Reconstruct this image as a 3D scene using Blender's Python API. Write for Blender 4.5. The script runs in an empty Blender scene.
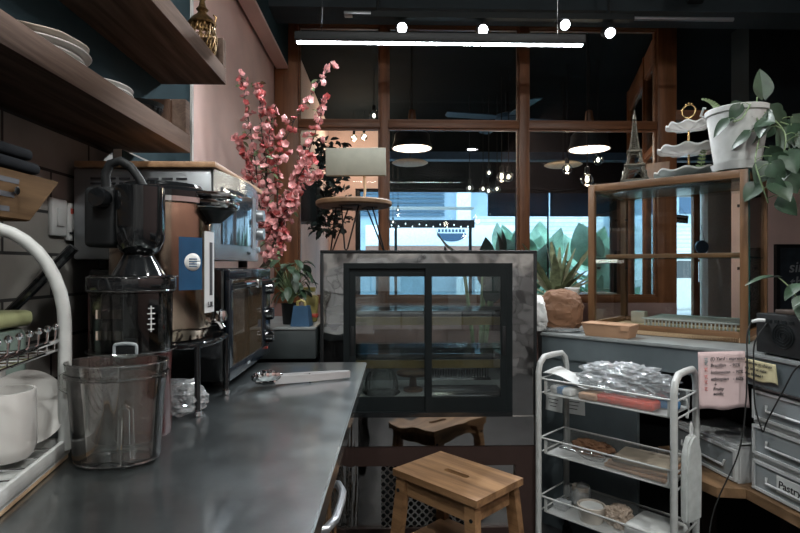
import bpy, bmesh, math, random
from mathutils import Vector, Matrix, Euler
random.seed(7)
S = bpy.context.scene
COL = S.collection
PI = math.pi
R = math.radians

# ---------------------------------------------------------------- camera, sky, exposure
CAMZ = 1.23
YAW = R(1.5)
cd = bpy.data.cameras.new('camera'); cam = bpy.data.objects.new('camera', cd); COL.objects.link(cam)
cam.location = (0, 0, CAMZ); cam.rotation_euler = (PI/2, 0, -YAW)
cd.sensor_width = 36; cd.lens = 24; cd.clip_start = .02; cd.clip_end = 200
S.camera = cam
S.view_settings.view_transform = 'Standard'; S.view_settings.look = 'None'
S.view_settings.gamma = 1; S.view_settings.use_curve_mapping = False
S.view_settings.exposure = 0.0
S.cycles.max_bounces = 8; S.cycles.transparent_max_bounces = 40
S.cycles.sample_clamp_indirect = 4; S.cycles.caustics_reflective = False; S.cycles.caustics_refractive = False
S.cycles.use_denoising = True
w = bpy.data.worlds.new('sky'); S.world = w; w.use_nodes = True
bg = w.node_tree.nodes['Background']; bg.inputs[0].default_value = (.66, .86, 1.0, 1); bg.inputs[1].default_value = 5.2

def lamp(name, kind, loc, energy, color, **k):
    l = bpy.data.lights.new(name, kind); l.energy = energy; l.color = color
    for a, v in k.items():
        if a != 'rot' and a != 'parent': setattr(l, a, v)
    o = bpy.data.objects.new(name, l); COL.objects.link(o); o.location = loc
    if 'rot' in k: o.rotation_euler = k['rot']
    if 'parent' in k: o.parent = k['parent']
    return o
BAR_E, PANEL_E, SPOT_W, BULB_E = 88.0, 400.0, 85.0, 4.5

def at(px, py, Y):
    F = 533; r = math.tan(math.atan((px-400)/F)+YAW); X = r*Y
    zc = X*math.sin(YAW)+Y*math.cos(YAW)
    return Vector((X, Y, CAMZ-(py-266.5)/F*zc))

# ---------------------------------------------------------------- mesh helpers
def B(): return bmesh.new()
def _merge(bm, t):
    me = bpy.data.meshes.new('t'); t.to_mesh(me); t.free(); bm.from_mesh(me); bpy.data.meshes.remove(me)
def box(bm, c, s, rot=None, bev=0, seg=2):
    t = bmesh.new()
    bmesh.ops.create_cube(t, size=1)
    bmesh.ops.scale(t, vec=s, verts=t.verts)
    if bev: bmesh.ops.bevel(t, geom=t.edges[:], offset=bev, segments=seg, affect='EDGES', profile=.5)
    if rot is not None: bmesh.ops.transform(t, matrix=Euler(rot).to_matrix().to_4x4(), verts=t.verts)
    bmesh.ops.translate(t, vec=c, verts=t.verts)
    _merge(bm, t); return bm
def bx(bm, x0, x1, y0, y1, z0, z1, bev=0):
    return box(bm, ((x0+x1)/2, (y0+y1)/2, (z0+z1)/2), (abs(x1-x0), abs(y1-y0), abs(z1-z0)), None, bev)
def rings(bm, rs, caps=True, closed=False):
    vs = [[bm.verts.new(p) for p in r] for r in rs]
    n = len(vs[0])
    pairs = list(zip(vs, vs[1:])) + ([(vs[-1], vs[0])] if closed else [])
    for a, b in pairs:
        for i in range(n):
            bm.faces.new((a[i], a[(i+1) % n], b[(i+1) % n], b[i]))
    if caps and not closed:
        bm.faces.new(list(reversed(vs[0]))); bm.faces.new(vs[-1])
    return bm
def tube(bm, pts, r, n=8, caps=True, closed=False):
    pts = [Vector(p) for p in pts]; m = len(pts)
    rr = r if isinstance(r, (list, tuple)) else [r]*m
    t0 = (pts[1]-pts[0]).normalized()
    up = Vector((0, 0, 1)) if abs(t0.z) < .9 else Vector((1, 0, 0))
    nv = t0.cross(up).normalized(); rs = []
    for i, p in enumerate(pts):
        if closed: t = (pts[(i+1) % m]-pts[i-1])
        else: t = pts[min(i+1, m-1)]-pts[max(i-1, 0)]
        if t.length < 1e-9: t = t0
        t.normalize()
        nv = (nv-t*nv.dot(t)); nv = nv.normalized() if nv.length > 1e-6 else t.orthogonal().normalized()
        b = t.cross(nv)
        rs.append([p+(nv*math.cos(2*PI*k/n)+b*math.sin(2*PI*k/n))*rr[i] for k in range(n)])
    return rings(bm, rs, caps, closed)
def cyl(bm, p0, p1, r0, r1=None, n=20): return tube(bm, [p0, p1], [r0, r0 if r1 is None else r1], n)
def lathe(bm, prof, c=(0, 0, 0), n=36, sx=1, sy=1, f=None):
    c = Vector(c); rs = []
    for r, z in prof:
        r = max(r, 1e-4)
        rs.append([c+Vector((r*sx*math.cos(2*PI*k/n)*(f(2*PI*k/n, r, z) if f else 1), r*sy*math.sin(2*PI*k/n)*(f(2*PI*k/n, r, z) if f else 1), z)) for k in range(n)])
    rings(bm, rs, False)
    for k, rev in ((0, 1), (-1, 0)):
        if prof[k][0] < 1e-3: lathe_cap(bm, rs[k], rev)
    return bm
def lathe_cap(bm, r, rev):
    f = bm.faces.new([bm.verts.new(p) for p in (reversed(r) if rev else r)])
def prism(bm, poly, z0, z1, M=None, bev=0):
    t = bmesh.new()
    a = [t.verts.new((x, y, z0)) for x, y in poly]; b = [t.verts.new((x, y, z1)) for x, y in poly]
    n = len(poly)
    t.faces.new(list(reversed(a))); t.faces.new(b)
    for i in range(n): t.faces.new((a[i], a[(i+1) % n], b[(i+1) % n], b[i]))
    bmesh.ops.recalc_face_normals(t, faces=t.faces)
    if bev: bmesh.ops.bevel(t, geom=t.edges[:], offset=bev, segments=2, affect='EDGES')
    if M is not None: bmesh.ops.transform(t, matrix=M, verts=t.verts)
    _merge(bm, t); return bm
def sheet(bm, f, nu, nv, th=0):
    vs = [[bm.verts.new(f(i/nu, j/nv)) for j in range(nv+1)] for i in range(nu+1)]
    fs = [bm.faces.new((vs[i][j], vs[i+1][j], vs[i+1][j+1], vs[i][j+1])) for i in range(nu) for j in range(nv)]
    if th:
        bmesh.ops.recalc_face_normals(bm, faces=fs)
        bmesh.ops.solidify(bm, geom=fs, thickness=th)
    return bm
def frame(bm, x0, x1, z0, z1, t, y0, y1, tb=None):
    tb = tb or t
    bx(bm, x0, x0+t, y0, y1, z0, z1); bx(bm, x1-t, x1, y0, y1, z0, z1)
    bx(bm, x0+t, x1-t, y0, y1, z0, z0+tb); bx(bm, x0+t, x1-t, y0, y1, z1-tb, z1)
    return bm
def leaf_shape(bm, M, L, W, bend=.3, fold=.25, heart=False, n=6):
    vs = []
    for i in range(n+1):
        t = i/n
        wd = W*.5*(math.sin(PI*min(1, t*.93+.07))**(.75) if not heart else (math.sin(PI*(t**.62)*.97+.09))**.8 if t < 1 else 0)
        if i == n: wd = W*.01
        y = L*t; z = -bend*L*t*t
        row = [bm.verts.new(M @ Vector((s*wd, y - (L*.10*abs(s) if heart and i == 0 else 0), z+abs(s)*wd*fold))) for s in (-1, -.5, 0, .5, 1)]
        vs.append(row)
    for i in range(n):
        for j in range(4):
            bm.faces.new((vs[i][j], vs[i][j+1], vs[i+1][j+1], vs[i+1][j]))
    return bm
def obj(name, bm, m, parent=None, smooth=35, loc=None, rotz=None, solid=0):
    me = bpy.data.meshes.new(name)
    bmesh.ops.recalc_face_normals(bm, faces=bm.faces)
    bm.to_mesh(me); bm.free()
    for mm in (m if isinstance(m, (list, tuple)) else [m]): me.materials.append(mm)
    if smooth:
        for p in me.polygons: p.use_smooth = True
        me.set_sharp_from_angle(angle=R(smooth))
    o = bpy.data.objects.new(name, me); COL.objects.link(o)
    if parent: o.parent = parent
    if loc: o.location = loc
    if rotz is not None: o.rotation_euler = (0, 0, rotz)
    if solid:
        md = o.modifiers.new('thickness', 'SOLIDIFY'); md.thickness = solid
    return o
def tag(o, label, cat, group=None):
    o['label'] = label; o['category'] = cat
    if group: o['group'] = group
    return o
def thing(name, label, cat, loc=(0, 0, 0), rotz=0, group=None):
    o = bpy.data.objects.new(name, None); COL.objects.link(o); o.empty_display_size = .05
    o.location = loc; o.rotation_euler = (0, 0, rotz)
    return tag(o, label, cat, group)
def struct(name, bm, m, parent=None, smooth=35):
    o = obj(name, bm, m, parent, smooth)
    if parent is None: o['kind'] = 'structure'
    return o
def dup(root, loc, rotz=0, label=None, group=None, scale=None):
    r = root.copy(); COL.objects.link(r); r.location = loc; r.rotation_euler = (0, 0, rotz)
    if label: r['label'] = label
    if group: r['group'] = group
    if scale: r.scale = scale
    for ch in list(root.children):
        c = ch.copy(); COL.objects.link(c); c.parent = r
        for g in ch.children:
            d = g.copy(); COL.objects.link(d); d.parent = c
    return r
def words(name, body, size, m, parent, M, label=None, align='LEFT', extr=.0004, shear=0):
    c = bpy.data.curves.new(name, 'FONT'); c.body = body; c.size = size; c.extrude = extr; c.align_x = align; c.shear = shear; c.offset = size*.012
    t_ = bpy.data.objects.new(name, c); COL.objects.link(t_)
    me = bpy.data.meshes.new_from_object(t_.evaluated_get(bpy.context.evaluated_depsgraph_get())); me.name = name
    bpy.data.objects.remove(t_); bpy.data.curves.remove(c)
    me.materials.clear(); me.materials.append(m)
    o = bpy.data.objects.new(name, me); COL.objects.link(o); o.parent = parent
    o.matrix_local = M
    if label: o['label'] = label
    return o
FACE_Y = Matrix.Rotation(PI/2, 4, 'X')      # text upright, read from -Y

# ---------------------------------------------------------------- materials
def _new(name):
    m = bpy.data.materials.new(name); m.use_nodes = True
    nt = m.node_tree; return m, nt, nt.nodes, nt.links, nt.nodes['Principled BSDF']
def _coord(N, L, scale=(1, 1, 1), kind='Object'):
    tc = N.new('ShaderNodeTexCoord'); mp = N.new('ShaderNodeMapping'); mp.inputs['Scale'].default_value = scale
    L.new(tc.outputs[kind], mp.inputs[0]); return mp.outputs[0]
def _ramp(N, L, src, c0, c1, p0=.3, p1=.7):
    r = N.new('ShaderNodeValToRGB'); e = r.color_ramp.elements
    e[0].position = p0; e[0].color = (*c0, 1); e[1].position = p1; e[1].color = (*c1, 1)
    L.new(src, r.inputs[0]); return r.outputs[0]
def plain(name, c, rough=.5, metal=0, var=.12, scale=18, bump=0, coat=0, ior=1.5, trans=0, rv=.1, det=5, spec=.5, bd=.003):
    m, nt, N, L, P = _new(name)
    P.inputs['Metallic'].default_value = metal; P.inputs['Specular IOR Level'].default_value = spec; P.inputs['IOR'].default_value = ior
    P.inputs['Coat Weight'].default_value = coat; P.inputs['Coat Roughness'].default_value = .08
    no = N.new('ShaderNodeTexNoise'); no.inputs['Scale'].default_value = scale; no.inputs['Detail'].default_value = det
    L.new(_coord(N, L), no.inputs['Vector'])
    a = tuple(max(0, x*(1-var)) for x in c); b = tuple(min(1, x*(1+var)) for x in c)
    L.new(_ramp(N, L, no.outputs[0], a, b), P.inputs['Base Color'])
    mr = N.new('ShaderNodeMapRange'); mr.inputs['To Min'].default_value = max(.02, rough*(1-rv)); mr.inputs['To Max'].default_value = min(1, rough*(1+rv))
    L.new(no.outputs[0], mr.inputs[0]); L.new(mr.outputs[0], P.inputs['Roughness'])
    if trans: P.inputs['Transmission Weight'].default_value = trans
    if bump:
        bp = N.new('ShaderNodeBump'); bp.inputs['Strength'].default_value = bump; bp.inputs['Distance'].default_value = bd
        L.new(no.outputs[0], bp.inputs['Height']); L.new(bp.outputs[0], P.inputs['Normal'])
    return m
def wood(name, c0, c1, axis=0, rough=.5, scale=6, stretch=14, bump=.15, coat=0, spec=.5):
    m, nt, N, L, P = _new(name)
    sc = [scale*stretch/4]*3; sc[axis] = scale/4
    v = _coord(N, L, tuple(sc))
    no = N.new('ShaderNodeTexNoise'); no.inputs['Scale'].default_value = 1; no.inputs['Detail'].default_value = 8; no.inputs['Roughness'].default_value = .62; no.inputs['Distortion'].default_value = .5
    L.new(v, no.inputs['Vector'])
    L.new(_ramp(N, L, no.outputs[0], c0, c1, .32, .68), P.inputs['Base Color'])
    P.inputs['Roughness'].default_value = rough; P.inputs['Coat Weight'].default_value = coat; P.inputs['Specular IOR Level'].default_value = spec
    bp = N.new('ShaderNodeBump'); bp.inputs['Strength'].default_value = bump; bp.inputs['Distance'].default_value = .002
    L.new(no.outputs[0], bp.inputs['Height']); L.new(bp.outputs[0], P.inputs['Normal'])
    return m
def glass(name, tint=(.97, .99, .99), base=.05, rough=.01, body=0, bodyc=(.8, .8, .8), k=.9):
    """clear sheet: see-through tint + mirror reflection by Fresnel (+ a little milky body)"""
    m, nt, N, L, P = _new(name); N.remove(P)
    out = N['Material Output']
    t = N.new('ShaderNodeBsdfTransparent'); t.inputs[0].default_value = (*tint, 1)
    g = N.new('ShaderNodeBsdfGlossy'); g.inputs['Roughness'].default_value = rough
    lw = N.new('ShaderNodeLayerWeight'); lw.inputs[0].default_value = .25
    mr = N.new('ShaderNodeMapRange'); mr.inputs['To Min'].default_value = base; mr.inputs['To Max'].default_value = k
    L.new(lw.outputs['Fresnel'], mr.inputs[0])
    src = t.outputs[0]
    if body:
        d = N.new('ShaderNodeBsdfDiffuse'); d.inputs[0].default_value = (*bodyc, 1)
        mb = N.new('ShaderNodeMixShader'); mb.inputs[0].default_value = body
        L.new(src, mb.inputs[1]); L.new(d.outputs[0], mb.inputs[2]); src = mb.outputs[0]
    mx = N.new('ShaderNodeMixShader')
    L.new(mr.outputs[0], mx.inputs[0]); L.new(src, mx.inputs[1]); L.new(g.outputs[0], mx.inputs[2]); L.new(mx.outputs[0], out.inputs[0])
    return m
def glow(name, c, e):
    m, nt, N, L, P = _new(name)
    P.inputs['Base Color'].default_value = (*[min(1, x) for x in c], 1); P.inputs['Emission Color'].default_value = (*c, 1); P.inputs['Emission Strength'].default_value = e
    return m
def tiles(name, c, mortar, bw, bh, rough=.6, off=.5, ms=.004, axes=('Y', 'Z'), var=.1):
    m, nt, N, L, P = _new(name)
    tc = N.new('ShaderNodeTexCoord'); sp = N.new('ShaderNodeSeparateXYZ'); cb = N.new('ShaderNodeCombineXYZ')
    L.new(tc.outputs['Object'], sp.inputs[0]); L.new(sp.outputs[axes[0]], cb.inputs[0]); L.new(sp.outputs[axes[1]], cb.inputs[1])
    br = N.new('ShaderNodeTexBrick'); br.offset = off
    br.inputs['Scale'].default_value = 1; br.inputs['Brick Width'].default_value = bw; br.inputs['Row Height'].default_value = bh; br.inputs['Mortar Size'].default_value = ms
    br.inputs['Color1'].default_value = (*[x*(1-var) for x in c], 1); br.inputs['Color2'].default_value = (*[x*(1+var) for x in c], 1); br.inputs['Mortar'].default_value = (*mortar, 1)
    L.new(cb.outputs[0], br.inputs['Vector'])
    no = N.new('ShaderNodeTexNoise'); no.inputs['Scale'].default_value = 9; no.inputs['Detail'].default_value = 8
    L.new(tc.outputs['Object'], no.inputs['Vector'])
    mx = N.new('ShaderNodeMix'); mx.data_type = 'RGBA'; mx.blend_type = 'MULTIPLY'; mx.inputs[0].default_value = .5
    L.new(br.outputs[0], mx.inputs[6]); L.new(_ramp(N, L, no.outputs[0], (.55, .55, .55), (1, 1, 1)), mx.inputs[7])
    L.new(mx.outputs[2], P.inputs['Base Color']); P.inputs['Roughness'].default_value = rough
    bp = N.new('ShaderNodeBump'); bp.inputs['Strength'].default_value = .4; bp.inputs['Distance'].default_value = .003; bp.invert = True
    L.new(br.outputs['Fac'], bp.inputs['Height']); L.new(bp.outputs[0], P.inputs['Normal'])
    return m
def brushed(name, c, rough=.25, axis=1, amt=.12, scale=60, blot=.15, bump=.02, cv=.12, bs=7, coat=0):
    m, nt, N, L, P = _new(name); P.inputs['Metallic'].default_value = 1
    sc = [scale]*3; sc[axis] = scale/40
    no = N.new('ShaderNodeTexNoise'); no.inputs['Scale'].default_value = 1; no.inputs['Detail'].default_value = 4
    L.new(_coord(N, L, tuple(sc)), no.inputs['Vector'])
    P.inputs['Coat Weight'].default_value = coat; P.inputs['Coat Roughness'].default_value = .09
    n2 = N.new('ShaderNodeTexNoise'); n2.inputs['Scale'].default_value = bs; n2.inputs['Detail'].default_value = 6; n2.inputs['Roughness'].default_value = .65
    L.new(_coord(N, L), n2.inputs['Vector'])
    ad = N.new('ShaderNodeMath'); ad.operation = 'MULTIPLY_ADD'; ad.inputs[1].default_value = amt; L.new(no.outputs[0], ad.inputs[0])
    a2 = N.new('ShaderNodeMath'); a2.operation = 'MULTIPLY_ADD'; a2.inputs[1].default_value = blot; a2.inputs[2].default_value = rough-.5*amt-.5*blot; L.new(n2.outputs[0], a2.inputs[0])
    L.new(a2.outputs[0], ad.inputs[2]); L.new(ad.outputs[0], P.inputs['Roughness'])
    L.new(_ramp(N, L, n2.outputs[0], tuple(x*(1-cv) for x in c), tuple(min(1, x*(1+cv)) for x in c)), P.inputs['Base Color'])
    bp = N.new('ShaderNodeBump'); bp.inputs['Strength'].default_value = bump; bp.inputs['Distance'].default_value = .001
    L.new(no.outputs[0], bp.inputs['Height']); L.new(bp.outputs[0], P.inputs['Normal'])
    return m
def crumple(name, c=(.85, .88, .9), opaque=.35):
    m = glass(name, (.95, .96, .97), .12, .12, opaque, c, .9)
    return m

M = {}
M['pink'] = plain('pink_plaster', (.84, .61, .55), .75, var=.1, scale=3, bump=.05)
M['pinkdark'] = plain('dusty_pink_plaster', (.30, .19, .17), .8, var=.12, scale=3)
M['teal'] = plain('dark_teal_paint', (.022, .042, .050), .85, var=.18, scale=4, spec=.1)
M['tile'] = tiles('grey_stone_tile', (.27, .255, .235), (.03, .03, .03), .34, .105, .8, .5, .004)
M['ceiling'] = plain('dark_ceiling_paint', (.020, .030, .036), .85, var=.25, scale=5)
M['floor'] = tiles('dark_floor_tile', (.035, .036, .038), (.015, .015, .015), .6, .6, .4, 0, .004, ('X', 'Y'))
M['black'] = plain('matte_black', (.010, .011, .012), .55, spec=.25)
M['blackgloss'] = plain('glossy_black', (.008, .009, .010), .10, coat=.4)
M['blacksoft'] = plain('black_cloth', (.005, .006, .008), .9, var=.4, scale=60, bump=.2, spec=.1)
M['charcoal'] = plain('charcoal_powder_coat', (.006, .009, .010), .5, spec=.22)
M['framewood'] = wood('brown_window_wood', (.115, .042, .015), (.27, .108, .045), 2, .45, 5)
M['framewood_x'] = wood('brown_window_wood_across', (.105, .038, .014), (.24, .096, .04), 0, .45, 5)
M['casewood'] = wood('walnut_case_wood', (.10, .048, .02), (.22, .115, .055), 2, .4, 6)
M['casewood_x'] = wood('walnut_case_wood_across', (.10, .048, .02), (.22, .115, .055), 0, .4, 6)
M['shelfwood'] = wood('smoked_oak_veneer', (.05, .034, .027), (.14, .098, .078), 1, .9, 7, 16, spec=.05)
M['shelfdark'] = wood('dark_oak_panel', (.05, .025, .015), (.10, .052, .032), 2, .5, 7)
M['acacia'] = wood('acacia_stool_wood', (.11, .052, .022), (.38, .215, .105), 0, .45, 7, 10)
M['pine'] = wood('pale_birch_wood', (.42, .28, .16), (.68, .50, .32), 0, .55, 6, 10)
M['bamboo'] = wood('bamboo_wood', (.05, .028, .012), (.12, .07, .032), 1, .85, 9, 12, spec=.1)
M['bamboolight'] = wood('bamboo_board', (.24, .13, .065), (.42, .25, .135), 1, .5, 10, 14)
M['steel'] = brushed('brushed_worktop_steel', (.13, .148, .152), .38, 1, .06, 30, .20, 0, .22, 9, .9)
M['steelside'] = brushed('steel_front', (.42, .43, .44), .2, 2)
M['chrome'] = plain('chrome', (.72, .72, .73), .06, 1, var=.04)
M['mirror'] = plain('polished_steel_panel', (.56, .55, .54), .05, 1, var=.03, scale=5, bump=1, det=1.5, bd=.009)
M['silver'] = plain('silver_paint', (.36, .38, .40), .33, .75, var=.015)
M['copper'] = brushed('bronze_steel', (.36, .27, .205), .16, 2, .08, 60, .06)
M['white'] = plain('white_enamel', (.62, .62, .60), .35, var=.05)
M['whitecoat'] = plain('white_powder_coat', (.43, .44, .43), .45, var=.08, scale=30)
M['ceramic'] = plain('white_ceramic', (.55, .54, .52), .22, var=.05, coat=.3)
M['creamceramic'] = plain('cream_ceramic', (.50, .44, .38), .25, var=.08)
M['plastic'] = plain('white_plastic', (.55, .56, .56), .4, var=.06)
M['paper'] = plain('white_paper', (.62, .63, .62), .8, var=.06)
M['pinkpaper'] = plain('pink_paper', (.62, .47, .47), .8, var=.06, scale=10)
M['yellowpaper'] = plain('yellow_paper', (.56, .50, .30), .8, var=.12, scale=20)
M['ledge'] = plain('dark_ledge_paint', (.022, .030, .032), .6, var=.2, scale=6)
M['plank'] = wood('brown_plank_wood', (.10, .055, .026), (.24, .14, .072), 1, .55, 6, 10)
M['domeglass'] = glass('ribbed_dome_glass', (.85, .88, .88), .10, .03, .10, (.6, .64, .66), .95)
M['strip_light'] = glow('warm_led_strip', (1.0, .66, .27), .16)
M['shelfglass'] = glass('shelf_glass', (.90, .94, .93), .02, .02, 0, (.1, .1, .1), .10)
M['rimglass'] = glass('thick_plastic_rim', (.85, .86, .85), .20, .05, .06, (.5, .5, .5), .9)
M['caseglass'] = glass('case_glass', (.95, .97, .96), .03, .01, 0, (.1, .1, .1), .22)
M['tongsteel'] = plain('satin_tong_steel', (.62, .62, .63), .3, .55, var=.05)
M['brassband'] = plain('dull_brass_band', (.34, .25, .095), .4, .35)
M['napkin'] = plain('pale_tan_paper', (.44, .35, .28), .85, var=.12)
M['deep'] = plain('deep_teal_ceiling', (.005, .008, .010), .9, spec=.08)
M['fridge_fill_tube'] = glow('fridge_fill_tube', (1.0, .95, .88), 14)  # glow for the unseen fill tube inside the fridge
M['tiny_light'] = glow('tiny_light', (1, .95, .9), 3)
M['ink'] = plain('black_ink', (.02, .02, .025), .6)
M['redink'] = plain('red_ink', (.65, .10, .07), .6)
M['tealink'] = plain('teal_ink', (.03, .20, .22), .6)
M['kraft'] = plain('kraft_paper', (.38, .22, .13), .75, var=.1, scale=12)
M['kraftdark'] = plain('brown_paper_bag', (.15, .072, .036), .8, var=.25, scale=10, bump=.2)
M['grey'] = plain('grey_painted_masonry', (.085, .105, .115), .55, var=.2, scale=6)
M['greytop'] = plain('worn_grey_counter_top', (.20, .215, .215), .4, var=.25, scale=8)
M['brownsteel'] = plain('dark_brown_steel', (.035, .020, .017), .35, var=.1)
M['gold'] = plain('gold_metal', (.62, .44, .20), .25, 1)
M['brass'] = plain('brass_strip', (.44, .34, .17), .3, .8)
M['pewter'] = plain('antique_pewter', (.085, .078, .062), .4, .9, var=.4, scale=90)
M['antique'] = plain('antique_gold', (.20, .12, .05), .35, .9, var=.5, scale=70)
M['leaf'] = plain('green_leaf', (.031, .060, .034), .42, var=.4, scale=25)
M['leafpale'] = plain('pale_green_leaf', (.17, .24, .12), .45, var=.35, scale=30)
M['leafdark'] = plain('dark_green_leaf', (.012, .026, .022), .6, var=.4, scale=40)
M['spiky'] = plain('olive_strap_leaf', (.32, .36, .21), .45, var=.4, scale=30)
M['banana'] = plain('big_tropical_leaf', (.40, .58, .44), .4, var=.45, scale=4)
M['stem'] = plain('brown_stem', (.05, .032, .022), .7, var=.3)
M['petal'] = plain('pink_petal', (.78, .36, .36), .6, var=.35, scale=45)
M['petaldeep'] = plain('deep_pink_petal', (.55, .12, .12), .6, var=.4, scale=45)
M['pane'] = glass('window_glass', (.86, .91, .93), .004, .008, 0, (.1,.1,.1), .45)
M['clear'] = glass('clear_glass', (.93, .96, .95), .05, .01)
M['dimglass'] = glass('fridge_door_glass', (.84, .88, .88), .13, .015)
M['tealglass'] = glass('green_glass_edge', (.35, .70, .66), .10, .02, .25, (.05, .25, .24))
M['smoke'] = glass('smoky_clear_plastic', (.90, .90, .88), .08, .03, .015, (.6, .58, .55), .98)
M['darksmoke'] = glass('dark_smoky_plastic', (.50, .51, .50), .06, .05, .06, (.03, .03, .03), .8)
M['milky'] = glass('milky_plastic', (.75, .8, .82), .05, .2, .6, (.44, .48, .50), .6)
M['bag'] = crumple('clear_plastic_bag', (.72, .76, .78), .30)
M['rubber'] = plain('black_rubber', (.012, .012, .012), .7)
M['bluelabel'] = plain('blue_label', (.010, .062, .14), .4)
M['led'] = glow('led_tube', (.86, .95, 1.0), BAR_E)
M['panel_light'] = glow('ceiling_led_panel', (.98, 1.0, .97), PANEL_E)
M['spot_face'] = glow('spot_lens', (.95, .97, 1.0), 30)
M['bulb'] = glow('bulb_glow', (1.0, .86, .70), BULB_E)
M['lampwhite'] = glow('lamp_inner_shade', (.95, .84, .76), .55)
M['lampcream'] = plain('cream_shade', (.78, .62, .44), .6)
M['redplastic'] = plain('red_print', (.50, .07, .045), .4, var=.2)
M['blueplastic'] = plain('blue_print', (.05, .16, .32), .4, var=.2)
M['bluegrey'] = plain('blue_grey_plastic', (.035, .085, .16), .45)
M['yellow'] = plain('yellow_plastic', (.34, .28, .09), .5)
M['maroon'] = plain('maroon_plastic', (.045, .007, .006), .25, coat=.3)
M['tealplastic'] = plain('grey_green_plastic', (.20, .26, .23), .4)
M['lime'] = plain('pale_lime_lid', (.44, .47, .25), .4)
M['cream_board'] = plain('cream_board', (.23, .22, .175), .7, var=.08)
M['slate'] = plain('chalkboard_slate', (.022, .033, .045), .7, var=.3)
M['chalk'] = plain('chalk', (.30, .34, .36), .9)
# ================================================================ THE SETTING
CH = 3.3
struct('floor', bx(B(), -1.2, 5.75, -2.1, 8.2, -.1, 0), M['floor'])
struct('ceiling', bx(B(), -1.2, 5.75, -2.1, 4.1, CH, CH+.1), M['ceiling'])
struct('ceiling_dining', bx(B(), -1.2, 5.75, 4.1, 8.2, CH, CH+.1), M['deep'])
struct('wall_left', bx(B(), -1.0, -.85, 2.33, 8.1, 0, CH), M['pink'])
b = B(); bx(b, -1.0, -.84, -2.0, 2.31, 0, 1.605)
struct('wall_left_tiled', b, M['tile'])
struct('wall_left_painted', bx(B(), -1.0, -.84, -2.0, 2.31, 1.605, CH), M['teal'])
struct('trim_1', bx(B(), -1.0, -.832, 2.31, 2.33, 0, CH), M['white'])
struct('wall_rear', bx(B(), -1.0, 2.2, -2.1, -2.0, 0, 1.25), tiles('reflection_tile', (.22, .22, .22), (.02, .02, .02), .37, .23, .4, .5, .01, ('X', 'Z'), .95))  # unseen wall; tile contrast made up for reflections in the polished panels
struct('wall_rear_upper', bx(B(), -1.0, 2.2, -2.1, -2.0, 1.25, CH), plain('reflection_paint', (.24, .23, .22), .7, var=.8, scale=2.5))  # unseen too, mottled tone made up for what the fridge steel reflects
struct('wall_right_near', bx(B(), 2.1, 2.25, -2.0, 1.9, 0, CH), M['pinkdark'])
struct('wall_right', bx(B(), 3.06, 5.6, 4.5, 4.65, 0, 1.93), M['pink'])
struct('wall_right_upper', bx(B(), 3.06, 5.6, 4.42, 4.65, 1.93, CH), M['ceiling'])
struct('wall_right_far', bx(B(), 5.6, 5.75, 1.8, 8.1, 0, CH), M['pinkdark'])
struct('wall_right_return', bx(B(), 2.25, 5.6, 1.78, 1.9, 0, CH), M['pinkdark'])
# boxed duct along the top of the left wall, pink soffit and dark teal side
b = B(); bx(b, -.83, -.74, -2.0, 4.05, 2.745, CH-.001)
struct('beam_left', b, M['teal'])
struct('beam_left_soffit', bx(B(), -.83, -.74, -2.0, 4.05, 2.725, 2.745), M['pink'])
# dark downstand beam and duct on the ceiling before the window
struct('beam_ceiling', bx(B(), -.74, 5.5, 3.38, 3.62, 2.87, CH-.001), M['ceiling'])
b = B(); box(b, (1.92, 3.2, 3.0), (.10, .9, .16), (0, 0, R(-20)), .01)
struct('beam_duct', b, M['ceiling'])

# the timber window between kitchen and dining room
def window_grid(name, xs, zs, y0, y1, mx=None):
    b = B()
    for x0, x1 in xs: bx(b, x0, x1, y0, y1, zs[0][0], zs[-1][1], .004)
    w_ = struct(name, b, mx or M['framewood'])
    for i in range(len(xs)-1):
        for z0, z1 in zs:
            r_ = B(); bx(r_, xs[i][1]-.002, xs[i+1][0]+.002, y0+.012, y1-.012, z0, z1, .003)
            struct('rail', r_, mx or M['framewood_x'], w_)
        for j in range(len(zs)-1):
            p = B(); bx(p, xs[i][1], xs[i+1][0], (y0+y1)/2-.003, (y0+y1)/2+.003, zs[j][1], zs[j+1][0])
            struct('pane', p, M['pane'], w_)
            g = B(); frame(g, xs[i][1]-.001, xs[i+1][0]+.001, zs[j][1]-.001, zs[j+1][0]+.001, .014, (y0+y1)/2-.014, (y0+y1)/2+.014)
            struct('bead', g, mx or M['framewood_x'], w_)
    return w_
w1 = window_grid('window_1', [(-.845, -.665), (-.046, .015), (1.021, 1.095), (2.095, 2.235)], [(.95, 1.0), (2.288, 2.345), (3.06, 3.29)], 4.055, 4.145)
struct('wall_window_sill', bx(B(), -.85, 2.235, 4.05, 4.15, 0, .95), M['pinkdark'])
w2 = window_grid('window_2', [(0, .05), (1.06, 1.10), (2.12, 2.17)], [(.02, .12), (2.27, 2.33), (3.06, 3.29)], -.04, .04)
w2.location = (2.25, 4.15, 0); w2.rotation_euler = (0, 0, R(73))
b = B(); bx(b, 2.235, 3.06, 4.06, 4.14, 2.36, 2.44, .004)
struct('beam_doorway', b, M['framewood_x'])
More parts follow.
